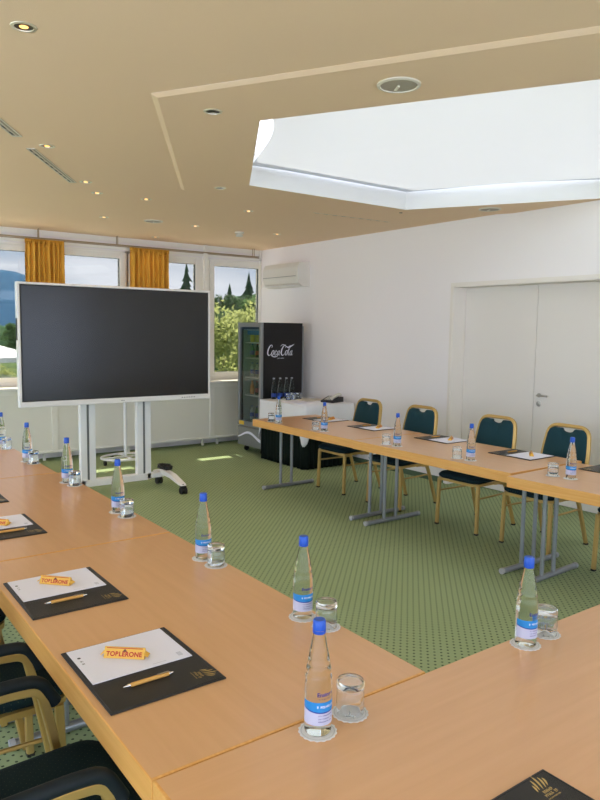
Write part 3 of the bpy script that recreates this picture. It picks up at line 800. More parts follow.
# flip chart stand standing behind the screen: ring base, pole
fl = empty('flipchart_stand', (3.30, 8.18, 0), 0, 'grey stand with ring base on casters, standing behind the big screen', 'stand')
b = MB(); b.tube([(.30*math.cos(a), .23*math.sin(a), .075) for a in (2*PI*i/40 for i in range(40))], .016, 10, closed=True); b.build('ring_base', M['standgrey'], fl, smooth=60)
b = MB(); b.tube([(-.30, 0, .075), (.30, 0, .075)], .012, 8); b.tube([(0, -.23, .078), (0, .23, .078)], .012, 8); b.build('base_bar', M['standgrey'], fl, smooth=60)
MB().cyl((0, 0, .075), (0, 0, 1.75), .021, 14).build('pole', M['standgrey'], fl, smooth=60)
MB().box((-.33, -.045, .98), (.33, -.022, 1.9), bev=.004).build('writing_board', M['white'], fl)
for k in range(4):
    a = PI/4 + k*PI/2 if False else k*PI/2 + .3
    MB().cyl((.30*math.cos(a)-.012, .23*math.sin(a), .03), (.30*math.cos(a)+.012, .23*math.sin(a), .03), .03, 14).box((.30*math.cos(a)-.006, .23*math.sin(a)-.008, .03), (.30*math.cos(a)+.006, .23*math.sin(a)+.008, .07)).build('caster', M['black'], fl, smooth=40)

# ------------------------------------------------------------------ drinks fridge
FX0, FX1, FY0, FY1, FH = 4.955, 5.655, 7.66, 8.24, 1.765
fg = empty('drinks_fridge', ((FX0+FX1)/2, (FY0+FY1)/2, 0), 0, 'tall black drinks fridge with glass door and white script logo in the corner', 'fridge')
dx, dy = (FX1-FX0)/2, (FY1-FY0)/2
b = MB(); b.box((-dx+.041, -dy, .08), (dx-.03, -dy+.03, FH)); b.box((-dx+.041, dy-.03, .08), (dx-.03, dy, FH)); b.box((-dx+.041, -dy+.03, FH-.09), (dx-.05, dy-.03, FH)); b.box((-dx+.06, -dy+.03, .08), (dx-.05, dy-.03, .42)); b.box((dx-.09, -dy+.03, .4), (dx-.05, dy-.03, FH-.05))
b.build('cabinet', M['blackm'], fg)
b = MB(); b.box((-dx+.07, -dy+.03, .42), (dx-.09, -dy+.045, FH-.09)); b.box((-dx+.07, dy-.045, .42), (dx-.09, dy-.03, FH-.09)); b.box((dx-.11, -dy+.045, .42), (dx-.09, dy-.045, FH-.09)); b.box((-dx+.07, -dy+.045, .42), (dx-.09, dy-.045, .435)); b.box((-dx+.07, -dy+.045, FH-.105), (dx-.09, dy-.045, FH-.09))
b.build('liner', M['fridgein'], fg)
MB().box((dx-.03, -dy+.01, .1), (dx, dy-.02, FH-.04), bev=.004).build('rear_panel', M['steel'], fg)
b = MB(); b.box((-dx, -dy, .36), (-dx+.04, -dy+.05, FH), bev=.004); b.box((-dx, dy-.05, .36), (-dx+.04, dy, FH), bev=.004); b.box((-dx, -dy+.045, .36), (-dx+.04, dy-.045, .43)); b.box((-dx, -dy+.045, FH-.06), (-dx+.04, dy-.045, FH))
dr = b.build('door', M['fridgegrey'], fg)
MB().box((-dx+.02, -dy+.05, .43), (-dx+.03, dy-.05, FH-.06)).build('pane', M['fpane'], dr)
MB().box((-dx-.004, dy-.17, .375), (-dx+.001, dy-.05, .425)).build('sticker', mat('sticker_yellow', (.75, .5, .05), .5), dr)
lp = MB().box((-dx+.005, -dy, .09), (-dx+.06, dy, .35), bev=.004).build('lower_panel', M['fridgegrey'], fg)
wv = MB()
def wave(u_): return .235 - .045*math.cos(2*PI*(u_*.85+.08)) 
for k in range(30):
    a, c_ = k/30, (k+1)/30
    def ww(t_): return .018+.028*t_
    wv.bm.faces.new([wv.bm.verts.new(p) for p in ((-dx+.003, dy-2*dy*a, wave(a)-ww(a)/2), (-dx+.003, dy-2*dy*c_, wave(c_)-ww(c_)/2), (-dx+.003, dy-2*dy*c_, wave(c_)+ww(c_)/2), (-dx+.003, dy-2*dy*a, wave(a)+ww(a)/2))])
wv.build('ribbon_print', M['paper'], lp, recalc=False)
for (x, y) in ((-dx+.1, -dy+.08), (-dx+.1, dy-.08), (dx-.12, -dy+.08), (dx-.12, dy-.08)):
    MB().cyl((x, y-.012, .035), (x, y+.012, .035), .035, 14).box((x-.02, y-.018, .05), (x+.02, y+.018, .085)).build('caster', M['black'], fg, smooth=40)
shz = [.50, .78, 1.03, 1.29, 1.50]
for z in shz[1:]: MB().box((-dx+.09, -dy+.05, z-.016), (dx-.12, dy-.05, z)).build('shelf', M['white'], fg)
MB().box((-dx+.09, -dy+.10, 1.60), (-dx+.10, dy-.10, 1.655)).build('header_card', M['labelblue'], fg)
# the script lettering on the side, drawn as pen strokes of changing width
def strokes(defs, mx_, name, m_, parent, th=.0012):
    b = MB()
    def cr(p0, p1, p2, p3, t): return .5*((2*p1) + (-p0+p2)*t + (2*p0-5*p1+4*p2-p3)*t*t + (-p0+3*p1-3*p2+p3)*t**3)
    for st in defs:
        P = [Vector((x, y)) for x, y, w_ in st]; Wd = [w_ for x, y, w_ in st]; pts = []
        for i in range(len(P)-1):
            p0 = P[max(i-1, 0)]; p3 = P[min(i+2, len(P)-1)]
            for k in range(6):
                t_ = k/6; pts.append((cr(p0, P[i], P[i+1], p3, t_), Wd[i]*(1-t_)+Wd[i+1]*t_))
        pts.append((P[-1], Wd[-1])); Lf = []; Rt = []
        for i, (p, w_) in enumerate(pts):
            t_ = pts[min(i+1, len(pts)-1)][0] - pts[max(i-1, 0)][0]
            if t_.length < 1e-9: t_ = Vector((1, 0))
            t_.normalize(); nn = Vector((-t_.y, t_.x))
            Lf.append(b.bm.verts.new((*(p+nn*w_/2), 0))); Rt.append(b.bm.verts.new((*(p-nn*w_/2), 0)))
        for i in range(len(pts)-1): b.bm.faces.new((Lf[i], Lf[i+1], Rt[i+1], Rt[i]))
    bmesh.ops.transform(b.bm, matrix=mx_, verts=b.bm.verts)
    return b.build(name, m_, parent, recalc=False)
def capC(ox, k=1.):
    return [[(ox+1.75*k, 2.5, .10), (ox+1.95*k, 3.05, .22), (ox+1.6*k, 3.45, .16), (ox+1.0*k, 3.05, .32), (ox+.45*k, 1.9, .48), (ox+.45*k, .7, .46), (ox+1.0*k, .10, .28), (ox+1.6*k, .45, .12), (ox+1.95*k, 1.0, .06)]]
def o_(ox): return [[(ox+.75, 1.75, .12), (ox+.3, 1.3, .26), (ox+.25, .5, .30), (ox+.6, .12, .14), (ox+.95, .6, .26), (ox+1.0, 1.35, .26), (ox+.72, 1.75, .12), (ox+1.25, 1.55, .06)]]
def c_(ox): return [[(ox+.95, 1.3, .2), (ox+.8, 1.75, .1), (ox+.35, 1.2, .28), (ox+.35, .45, .28), (ox+.7, .1, .14), (ox+1.2, .7, .06)]]
def a_(ox): return [[(ox+.85, 1.6, .1), (ox+.4, 1.3, .24), (ox+.25, .5, .28), (ox+.5, .12, .14), (ox+.9, .8, .12), (ox+1.05, 1.7, .2)], [(ox+1.05, 1.7, .26), (ox+.95, .6, .28), (ox+1.1, .12, .14), (ox+1.55, .6, .05)]]
def l_(ox): return [[(ox+.1, .7, .05), (ox+.75, 2.2, .1), (ox+.95, 3.1, .14), (ox+.7, 3.3, .1), (ox+.45, 2.3, .28), (ox+.35, .7, .30), (ox+.6, .12, .14), (ox+1.1, .6, .05)]]
D = capC(0) + o_(1.85) + c_(3.0) + a_(4.05) + [[(5.4, 1.05, .2), (5.85, 1.15, .16)]] + capC(5.5, 1.05) + o_(7.35) + l_(8.45) + a_(9.3)
D += [[(1.6, .45, .12), (2.4, -.15, .2), (3.6, -.35, .3), (4.6, -.05, .14)], [(7.3, 3.2, .1), (8.2, 2.75, .34), (9.3, 2.9, .42), (10.3, 3.4, .3), (10.9, 3.75, .06)], [(5.35, 3.0, .08), (5.9, 3.5, .2), (6.8, 3.5, .16), (7.3, 3.2, .1)]]
sc = .455/11.6
mxl = Matrix.Translation((-.265, -dy-.0015, 1.33)) @ Matrix.Rotation(PI/2, 4, 'X') @ Matrix.Shear('XY', 4, (0, 0)) @ Matrix.Diagonal((sc, sc*1.05, 1, 1)) 
shear = Matrix.Identity(4); shear[0][1] = .14
strokes(D, mxl @ shear, 'lettering', M['paper'], fg)
text_bm('TRADE MARK', .018, mx=Matrix.Translation((-.04, -dy-.0015, 1.295)) @ Matrix.Rotation(PI/2, 4, 'X')).build('lettering', M['paper'], fg)
# bottles and cans inside the fridge
def small_bottle(h, rr, m_, mcap, name='soft_drink_bottle'):
    t = empty(name)
    MB().lathe([(0, 0), (rr, .003), (rr, h*.55), (rr*.85, h*.65), (rr*.42, h*.85), (rr*.38, h*.95), (0, h*.95)], 16).build('body', m_, t, smooth=50)
    MB().lathe([(rr*.45, h*.94), (rr*.45, h), (0, h)], 12, cap=False).build('cap', mcap, t, smooth=40)
    MB().lathe([(rr*1.02, h*.2), (rr*1.02, h*.5)], 16, cap=False).build('label', mcap, t, smooth=60, recalc=False); return t
kinds = [(M['skirtcloth'], mat('cola_red', (.45, .02, .02), .4), 'dark cola', .21), (mat('orange_drink', (.75, .28, .03), .3), mat('orange_cap', (.8, .35, .05), .4), 'orange', .21),
         (mat('green_bottle', (.05, .25, .12), .2), M['cap'], 'green', .23), (mat('lemon_drink', (.65, .6, .12), .3), mat('yellow_cap', (.8, .65, .05), .4), 'lemon', .2), (mat('pale_bottle', (.5, .6, .6), .2), M['cap'], 'pale blue', .24)]
rows = [(0.435, [4, 4, 2, 4]), (.78, [0, 1, 0, 1]), (1.03, [2, 2, 4, 4]), (1.29, [0, 0, 0, 2]), (1.50, [])]
names = ['bottom', 'second', 'third', 'fourth', 'top']
for ri, (z, ks) in enumerate(rows):
    for ci, kk in enumerate(ks):
        m_, mc, nm, h = kinds[kk]
        o = small_bottle(min(h, .188), .03, m_, mc)
        o.location = (FX0+.17, FY0+.10+ci*.125, z+.001)
        tag(o, '%s bottle on the %s level inside the fridge, %s from the wall side' % (nm, names[ri], ['first', 'second', 'third', 'fourth'][3-ci]), 'bottle', 'soft drink bottles inside the fridge')
for ci in range(4):
    t = MB().lathe([(0, 0), (.029, .002), (.031, .008), (.031, .098), (.026, .106), (0, .106)], 16).build('drink_can', kinds[3][1] if ci % 2 else kinds[3][0], smooth=40)
    t.location = (FX0+.17, FY0+.10+ci*.125, 1.501); tag(t, 'yellow drink can on the top fridge shelf, %s from the wall side' % ['first', 'second', 'third', 'fourth'][3-ci], 'can', 'yellow cans in the fridge')

# ------------------------------------------------------------------ side table with cloth and black skirt
SX0, SX1, SY0, SY1, SZ = 4.90, 5.62, 6.60, 7.52, .775
st = empty('side_table', ((SX0+SX1)/2, (SY0+SY1)/2, 0), 0, 'small side table hidden under cloths beside the drinks fridge', 'table')
ex, ey = (SX1-SX0)/2, (SY1-SY0)/2
MB().box((-ex, -ey, .735), (ex, ey, .76)).build('tabletop', M['wood'], st)
for x in (-1, 1):
    for y in (-1, 1): MB().box((x*(ex-.05)-.02, y*(ey-.05)-.02, 0), (x*(ex-.05)+.02, y*(ey-.05)+.02, .735)).build('leg', M['steel'], st)
def rectpath(hx_, hy_, t):
    """point and outward normal on a rounded rectangle, t in 0..1"""
    r_ = .03; Ls = [2*hx_-2*r_, PI*r_/2, 2*hy_-2*r_, PI*r_/2]*2; tot = sum(Ls); d_ = (t % 1)*tot
    cs = [(-hx_+r_, -hy_, 1, 0), None, (hx_, -hy_+r_, 0, 1), None, (hx_-r_, hy_, -1, 0), None, (-hx_, hy_-r_, 0, -1), None]
    cn = {1: (hx_-r_, -hy_+r_, -PI/2), 3: (hx_-r_, hy_-r_, 0), 5: (-hx_+r_, hy_-r_, PI/2), 7: (-hx_+r_, -hy_+r_, PI)}
    for i in range(8):
        if d_ <= Ls[i] or i == 7:
            if i % 2 == 0:
                x, y, ux, uy = cs[i]; return (x+ux*d_, y+uy*d_, uy, -ux)
            x, y, a0 = cn[i]; a = a0 + d_/r_; return (x+r_*math.cos(a), y+r_*math.sin(a), math.cos(a), math.sin(a))
        d_ -= Ls[i]
def skp(a, b):
    x, y, nx, ny = rectpath(ex+.012, ey+.012, a); o = .012*math.sin(a*2*PI*46)*(1.15-b) + .012
    return (x+nx*o, y+ny*o, .01+.745*b)
sk_ = MB().grid(skp, 520, 6, closed_u=True).build('table_skirt', M['skirtcloth'], smooth=70, recalc=False, loc=st.location)
sk_.modifiers.new('s', 'SOLIDIFY').thickness = .002
tag(sk_, 'black pleated skirt hanging to the floor around the side table', 'table skirt')
# square white cloth laid diagonally a little: hangs in points
cl = MB(); N = 60; hs = .71; ca = math.radians(45)
def clp(a, b):
    q, w_ = (a-.5)*2*hs, (b-.5)*2*hs*1.0
    x, y = q*math.cos(ca)-w_*math.sin(ca), q*math.sin(ca)+w_*math.cos(ca)
    X_, Y_ = ex+.03, ey+.03
    ox, oy = max(0, abs(x)-X_), max(0, abs(y)-Y_)
    drop = math.hypot(ox, oy); z = SZ - drop*.985
    px = math.copysign(min(abs(x), X_) + .02*min(1, ox*8), x); py = math.copysign(min(abs(y), Y_) + .02*min(1, oy*8), y)
    if drop > 0:
        wv_ = .010*math.sin(x*22+y*17)*min(1, drop*5)
        if ox > oy: px += math.copysign(abs(wv_)+.012*drop, x)
        else: py += math.copysign(abs(wv_)+.012*drop, y)
    return (px, py, z)
# overlay cloth: straight hang with deeper points at the corners
def cloth2(a, b):
    # a around, b from edge (0) to hem (1); deepest where the corners fall
    x, y, nx, ny = rectpath(ex+.032, ey+.032, a)
    cxn = abs(abs(x)/(ex+.032)); cyn = abs(abs(y)/(ey+.032)); corner = max(0, (cxn+cyn-1))**4
    dp = .20 + .34*corner
    o = .004 + .012*b + .010*b*math.sin(a*2*PI*11+1)
    return (x+nx*o, y+ny*o, SZ - dp*b)
c = MB(); c.grid(cloth2, 200, 10, closed_u=True)
top = MB(); 
tp = [rectpath(ex+.036, ey+.036, k/200)[:2] for k in range(200)]
c.bm.faces.new([c.bm.verts.new((x, y, SZ)) for x, y in tp])
bmesh.ops.remove_doubles(c.bm, verts=c.bm.verts, dist=.0015)
o = c.build('tablecloth', M['cloth'], smooth=50, loc=st.location); o.modifiers.new('s', 'SOLIDIFY').thickness = .0025
tag(o, 'white cloth with hanging corner points draped over the side table', 'tablecloth')
# four clear bottles without labels, tray of glasses, papers, phone
def tall_bottle():
    t = empty('glass_bottle')
    MB().lathe([(0, 0), (.031, .002), (.033, .01), (.033, .12), (.028, .16), (.016, .225), (.0135, .25), (.0135, .262), (0, .262)], 24).build('body', glass_mat('dark_clear_glass', (.80, .86, .86), 1.3), t, smooth=50)
    MB().lathe([(.015, .258), (.015, .275), (0, .276)], 20, cap=False).build('cap', M['steel'], t, smooth=40)
    MB().lathe([(.0335, .03), (.0335, .075)], 24, cap=False).build('label', M['labelnavy'], t, smooth=50, recalc=False)
    return t
tb = tall_bottle(); tag(tb, None, 'bottle', 'four bottles in a row on the side table')
for i, (x, y) in enumerate(((5.03, 7.46), (5.125, 7.455), (5.22, 7.45), (5.315, 7.46))):
    place(tb, (x, y, SZ+.002), 0, 'clear bottle on the side table, ' + ['leftmost of the four', 'second from the left', 'third from the left', 'rightmost of the four'][i], i > 0)
for i, (x, y) in enumerate(((5.13, 7.27), (5.22, 7.28), (5.31, 7.29), (5.27, 7.365))):
    g_ = copy_tree(gls); g_.location = (x, y, SZ+.002); g_['group'] = 'glasses on the side table'; g_['label'] = ['upturned glass on the side table, leftmost below the bottles', 'upturned glass on the side table, middle of the front three', 'upturned glass on the side table, right of the front three', 'upturned glass on the side table, behind the front three'][i]
for i, (x, y, a, lab) in enumerate(((5.08, 6.98, .1, 'pale leaflet lying flat on the white side table, nearest the fridge'), (5.40, 7.13, 1.5, 'pale leaflet lying beside the desk phone'))):
    t_ = MB().box((-.12, -.17, 0), (.12, .17, .004+.003*i)).build('leaflet', M['cream'] if i else M['paper'], loc=(x, y, SZ+.002), rot=(0, 0, a)); tag(t_, lab, 'leaflet')
ph = empty('desk_phone', (5.47, 6.80, SZ+.002), .3, 'black desk phone with cream handset on the white side table', 'phone')
b = MB(); b.prism([(-.11, 0), (.11, 0), (.11, .065), (.06, .07), (-.11, .022)], -.10, .10, mx=Matrix(((1, 0, 0, 0), (0, 0, 1, 0), (0, 1, 0, 0), (0, 0, 0, 1))), bev=.004); b.build('body', M['black'], ph)
b = MB(); b.tube(rounded([(-.10, -.06, .05), (-.07, -.06, .068), (.07, -.06, .098), (.10, -.06, .09)], .03), .02, 10); b.build('handset', M['cream'], ph, smooth=50)
b = MB()
for i in range(3):
    for j in range(4): b.box((-.07+j*.03, -.01+i*.03, .032+j*.0098), (-.05+j*.03, .01+i*.03, .040+j*.0098))
b.build('keypad', M['cream'], ph)

# ------------------------------------------------------------------ air conditioner
ac = empty('air_conditioner', (5.8, 8.18, 2.27), 0, 'white wall air conditioner high on the right wall beside the corner window', 'air conditioner')
pr = [(0, 0), (-.13, 0), (-.19, .045), (-.215, .12), (-.21, .26), (-.18, .325), (0, .335)]
b = MB(); b.prism(pr, -.44, .42, mx=Matrix(((1, 0, 0, 0), (0, 0, 1, 0), (0, 1, 0, 0), (0, 0, 0, 1))), bev=.006); b.build('casing', M['ac'], ac)
MB().box((-.222, -.40, .135), (-.212, .40, .141)).build('seam', M['acdark'], ac)
b = MB(); b.box((-.24, -.40, .01), (-.10, .40, .018)); fo = b.build('flap', M['white'], ac)

# ------------------------------------------------------------------ ceiling fittings
def zc(x, y):
    # panel or outer ceiling
    dx_, dy_ = abs(x-HX), abs(y-HY)
    ins = dy_ < (RP-.045)*math.sin(PI/3) and dx_*math.sin(PI/3)+dy_*math.cos(PI/3) < (RP-.045)*math.sin(PI/3)
    return PZ if ins else H
def make_down(lit):
    t = empty('recessed_downlight')
    b = MB(); b.lathe([(.036, .004), (.038, -.004), (.050, -.003), (.052, .0), (.036, .001)], 28, cap=False); b.build('trim_ring', M['lampring'], t, smooth=40)
    b = MB(); b.lathe([(0, -.0008), (.036, -.0010)], 28, cap=False); b.build('reflector', M['lampin'], t, recalc=False)
    b = MB(); b.lathe([(0, -.0030), (.016, -.0025), (.018, -.001)], 20, cap=False); b.build('bulb', M['lamp'] if lit else M['glass'], t, smooth=40)
    return t
dls = [(.81, 3.01, 1, 'lit recessed downlight at the top left corner of the ceiling'), (1.91, 3.45, 0, 'dark recessed downlight inside the ceiling panel, nearer the viewer'), (2.96, 5.22, 0, 'dark recessed downlight left of the far skylight corner'),
       (1.43, 4.83, 1, 'lit recessed downlight beside the slotted air vent'), (2.02, 5.79, 1, 'lit recessed downlight just beyond the slotted air vent end'), (2.26, 6.19, 1, 'lit recessed downlight, further one past the slotted air vent'),
       (2.72, 6.18, 1, 'lit recessed downlight left of the round ceiling speaker'), (2.80, 7.47, 1, 'small lit downlight above the left curtain'), (3.79, 6.11, 1, 'lit recessed downlight between the dark one and the smoke detector'),
       (3.86, 7.39, 1, 'lit recessed downlight between the far speaker and the smoke detector'), (4.96, 7.32, 1, 'lit recessed downlight near the air conditioner'), (3.92, 8.62, 1, 'small lit downlight close to the windows above the right curtain')]
pl = [make_down(True), make_down(False)]; uu = [False, False]
for q in pl: tag(q, None, 'downlight', 'recessed downlights in the ceiling')
for (x, y, lit, lab) in dls:
    i = 0 if lit else 1; place(pl[i], (x, y, zc(x, y)), 0, lab, uu[i]); uu[i] = True
    if lit:
        ld = bpy.data.lights.new('halogen', 'SPOT'); ld.energy = 4 if y < 7 else 1.2; ld.color = (1, .66, .36); ld.spot_size = math.radians(120); ld.spot_blend = .8; ld.shadow_soft_size = .03
        lo = bpy.data.objects.new('halogen_beam', ld); C.objects.link(lo); lo.parent = None; lo.location = (x, y, zc(x, y)-.012)
        tag(lo, 'beam of the ' + lab, 'light', 'halogen beams of the ceiling downlights')
def make_speaker():
    t = empty('ceiling_speaker')
    MB().lathe([(.105, .0), (.105, -.006), (.090, -.010), (.088, -.004)], 36, cap=False).build('rim', M['trim'], t, smooth=40)
    MB().lathe([(0, -.005), (.089, -.005)], 36, cap=False).build('grille', M['grille'], t, recalc=False)
    MB().box((.0, -.006, -.012), (.055, .006, -.0052)).build('badge', M['trim'], t).rotation_euler = (0, 0, 1.1); return t
sp_ = make_speaker(); tag(sp_, None, 'speaker', 'round speakers in the ceiling')
for i, (x, y, lab) in enumerate(((2.405, 2.525, 'large round ceiling speaker before the near skylight edge'), (3.33, 7.37, 'round ceiling speaker near the window side'), (5.44, 4.42, 'round ceiling speaker between the skylight and the right wall'))):
    place(sp_, (x, y, zc(x, y)), 0, lab, i > 0)
sd = empty('smoke_detector', (4.51, 7.48, H), 0, 'small beige smoke detector hanging from the ceiling towards the fridge corner', 'smoke detector')
MB().lathe([(0, 0), (.055, 0), (.055, -.018), (.03, -.022)], 24, cap=False).build('base', M['trim'], sd, smooth=40)
MB().lathe([(.03, -.022), (.03, -.032), (.045, -.036), (.042, -.055), (0, -.06)], 24, cap=False).build('sensor', M['cream'], sd, smooth=40)
def slot(p0, p1, wd, lab, frame=True):
    a, b_ = Vector(p0), Vector(p1); L = (b_-a).length; an = math.atan2(b_.y-a.y, b_.x-a.x); c_ = (a+b_)/2
    o = empty('slot_vent', (c_.x, c_.y, zc(c_.x, c_.y)), an, lab, 'air vent', 'slotted air vents in the ceiling')
    if frame:
        q = MB()
        for yy in (-wd, -.004, wd-.008): q.box((-L/2, yy, -.006), (L/2, yy+.008, 0))
        q.box((-L/2, -wd, -.006), (-L/2+.01, wd, 0)); q.box((L/2-.01, -wd, -.006), (L/2, wd, 0)); q.build('frame', M['trim'], o)
    MB().box((-L/2+.01, -wd+.008, -.002), (L/2-.01, wd-.008, -.0005)).build('slot', M['grille'] if frame else M['trim'], o)
    n = int(L/.11)
    for k in range(n):
        x = -L/2 + (k+.5)*L/n; MB().box((x-.035, .0, -.004), (x+.02, wd-.01, -.0022) if frame else (x+.02, .006, -.003)).build('louvre', M['black'] if frame else M['acdark'], o)
slot((1.36, 4.96), (1.94, 5.87), .03, 'slotted air vent beside the lit downlights at the left')
slot((.80, 4.05), (1.21, 4.70), .03, 'slotted air vent cut by the left picture edge')
slot((4.33, 5.75), (5.36, 5.70), .012, 'thin slotted vent line beyond the far skylight edge', frame=False)
t_ = MB().lathe([(0, -.004), (.015, -.004), (.017, 0)], 14, cap=False).build('ceiling_sensor', M['black'], loc=(4.95, 5.12, zc(4.95, 5.12))); tag(t_, 'tiny black sensor at the far corner of the skylight', 'sensor')

# ------------------------------------------------------------------ outside
MB_ = MB()
struct(MB().box((XL-.5, YF+.1, 2.92), (XR+.5, 10.19, 3.0)).build('shade_overhang', M['white']))  # added out of view, edge placed to trim the sun to a floor strip
grass = noise_mat('meadow', (.05, .09, .03), (.10, .15, .05), .2, rough=.95, spec=.1)
g = MB()
def gz(x, y): return -4.2 + .8*math.sin(x*.02+1)*math.cos(y*.015) + max(0, (y-60))*.012
g.grid(lambda a, b: (-260+a*560, 9.3+b*520, gz(-260+a*560, 9.3+b*520)), 60, 60)
struct(g.build('ground', grass, smooth=60, recalc=False))
hillm = noise_mat('hazy_forest_hill', (.05, .12, .22), (.07, .145, .25), .02, rough=1., spec=0.)  # blue of distant haze mixed into the hill's base colours
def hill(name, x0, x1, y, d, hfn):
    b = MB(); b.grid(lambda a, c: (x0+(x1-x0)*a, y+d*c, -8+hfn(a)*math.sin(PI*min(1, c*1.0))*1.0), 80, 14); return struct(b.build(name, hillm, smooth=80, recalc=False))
def mh(a):
    x = -700+1600*a; k = max(0, min(1, (430-x)/150)); k = k*k*(3-2*k)
    return 10 + (86+8*math.sin(a*23)+4*math.sin(a*61))*k
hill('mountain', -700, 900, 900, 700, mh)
ridge_m = noise_mat('woodland', (.045, .095, .05), (.085, .15, .075), .5, rough=1., spec=0.)
rb_ = MB(); rb_.grid(lambda a, c: (-160+420*a, 150+30*c, -8 + ((17.0 if a > .5 else 8.)+1.2*math.sin(a*31)+.9*math.sin(a*83)+.9*math.sin(a*310)+.5*math.sin(a*530)+.7*math.sin(a*190+c*5))*math.sin(PI*min(1, c*.9+.02))), 260, 10); struct(rb_.build('woodland_ridge', ridge_m, smooth=50, recalc=False))
bounce_gravel = noise_mat('pale_bounce_gravel', (.50, .49, .46), (.66, .65, .62), 60, rough=.95, spec=.1)
struct(MB().box((XL-6, YF+.1, -.6), (XR+6, 15.6, -.45)).build('bounce_terrace', bounce_gravel))  # pale slab added below the sill line to bounce sunlight onto the ceiling
def leaf_mat(nm, c1, c2):
    m_ = noise_mat(nm, c1, c2, 1.1, rough=.7, spec=.2); n = m_.node_tree.nodes; l = m_.node_tree.links
    tr = n.new('ShaderNodeBsdfTranslucent'); tr.inputs[0].default_value = (*[min(1, q*1.3) for q in c2], 1); ms = n.new('ShaderNodeMixShader'); ms.inputs[0].default_value = .4
    l.new(n['Principled BSDF'].outputs[0], ms.inputs[1]); l.new(tr.outputs[0], ms.inputs[2]); l.new(ms.outputs[0], n['Material Output'].inputs[0]); return m_
LM = {'birch': leaf_mat('leaves_yellowgreen', (.20, .25, .08), (.40, .43, .17)), 'dark': leaf_mat('leaves_dark', (.06, .12, .05), (.12, .20, .08)), 'spruce': leaf_mat('needles', (.055, .11, .065), (.10, .18, .10))}
bark = mat('bark', (.12, .09, .07), .9)
def make_leafy(seed, kind, h, w, n=5200, ls=.16):
    R_ = random.Random(seed); t = empty('tree')
    tr = MB(); tr.tube([(0, 0, 0), (.1, 0, h*.4), (0, .1, h*.85)], .16, 8, r2=.03)
    for k in range(7):
        a = R_.uniform(0, 6.28); z = h*R_.uniform(.25, .6); tr.tube([(0, 0, z), (w*.4*math.cos(a), w*.4*math.sin(a), z+h*.18)], .05, 6, r2=.015)
    tr.build('trunk', bark, t, smooth=60)
    cl_ = []
    for k in range(26):
        a = R_.uniform(0, 6.28); q = R_.random()**.5; z = h*R_.uniform(.25, .93); env = math.sin(PI*min(1, max(.12, (z/h-.12)/.95)))**.6
        cl_.append((q*w*.75*env*math.cos(a), q*w*.75*env*math.sin(a), z, w*R_.uniform(.22, .38)))
    b = MB()
    for k in range(n):
        cx, cy, cz, cr_ = cl_[R_.randrange(len(cl_))]
        v = Vector((R_.gauss(0, 1), R_.gauss(0, 1), R_.gauss(0, .8))); v.normalize(); v *= cr_*R_.uniform(.55, 1.)
        p = Vector((cx, cy, cz)) + v; e1 = Vector((R_.gauss(0, 1), R_.gauss(0, 1), R_.gauss(0, 1))).normalized(); e2 = e1.orthogonal().normalized(); s_ = ls*R_.uniform(.6, 1.2)
        b.bm.faces.new([b.bm.verts.new(p+e1*s_), b.bm.verts.new(p+e2*s_*.6), b.bm.verts.new(p-e1*s_), b.bm.verts.new(p-e2*s_*.6)])
    b.build('foliage', LM[kind], t, recalc=False); return t
def make_spruce(seed, h, w, tiers=26):
    R_ = random.Random(seed); t = empty('spruce'); MB().tube([(0, 0, 0), (0, 0, h)], .18, 8, r2=.02).build('trunk', bark, t, smooth=60)
    b = MB()
    for k in range(tiers):
        z = h*(.10+.88*k/tiers); R0 = w*(1-k/tiers)**.95*R_.uniform(.82, 1.15)+.12; n_ = 16; drop = .20*R0+.22
        up = b.bm.verts.new((0, 0, z+h/tiers*1.5))
        ring = []
        for j in range(n_):
            a = 6.283*j/n_; q = R0*(1. if j % 2 else .45)*R_.uniform(.6, 1.35)
            ring.append(b.bm.verts.new((q*math.cos(a), q*math.sin(a), z-drop*(1 if j % 2 else .4)*R_.uniform(.6, 1.3))))
        for j in range(n_): b.bm.faces.new((up, ring[j], ring[(j+1) % n_]))
    b.build('foliage', LM['spruce'], t, recalc=False); return t
bi = make_leafy(1, 'birch', 7.5, 2.6, ls=.13); dk = make_leafy(2, 'dark', 11, 3.6, ls=.20); spr = make_spruce(4, 14, 3.2, 20)
pos = []
def plant(proto, used_, x, y, s_, z, lab, cat, rz, grp):
    o = place(proto, (x, y, z), rz, lab, used_); o.scale = (s_, s_, s_); o['category'] = cat; o['group'] = grp; return o
def along(px, Y):   # bearing across the room towards the windows
    a = math.atan((px-300)/695.667) + yaw; return Y*math.tan(a)
OUT = [('b', 214, 21, .80, 'yellow green tree outside the corner window, left'), ('b', 250, 30, .88, 'yellow green tree outside the corner window, right'),
       ('s', 248, 84, .96, 'tall pointed spruce outside the corner window'), ('s', 229, 102, .93, 'smaller spruce outside, left of the tallest one'), ('s', 186, 84, 1.0, 'spruce whose tip shows above the right end of the screen'),
       ('s', 268, 104, .93, 'spruce right of the tallest, at the window edge'),
       ('d', 200, 38, .66, 'dark leafy tree outside the corner window, leftmost'), ('d', 232, 60, .82, 'dark leafy tree in the middle of the corner window'), ('d', 262, 47, .75, 'dark leafy tree at the right edge of the corner window'),
       ('b', 1, 42, .42, 'round yellow green bush outside the leftmost window'), ('d', -14, 100, .52, 'dark tree outside the leftmost window, left'), ('d', 10, 115, .55, 'dark tree outside the leftmost window, beyond the red roof'), ('s', 24, 135, .62, 'distant spruce beside the left end of the screen')]
cnt = {'b': 0, 's': 0, 'd': 0}; pr_ = {'b': bi, 's': spr, 'd': dk}; rr_ = random.Random(9)
for (k, px, Y, s_, lab) in OUT:
    x = along(px, Y); plant(pr_[k], cnt[k] > 0, x, Y, s_, gz(x, Y)-.1, lab, 'tree', rr_.uniform(0, 6), 'trees outside the windows'); cnt[k] += 1
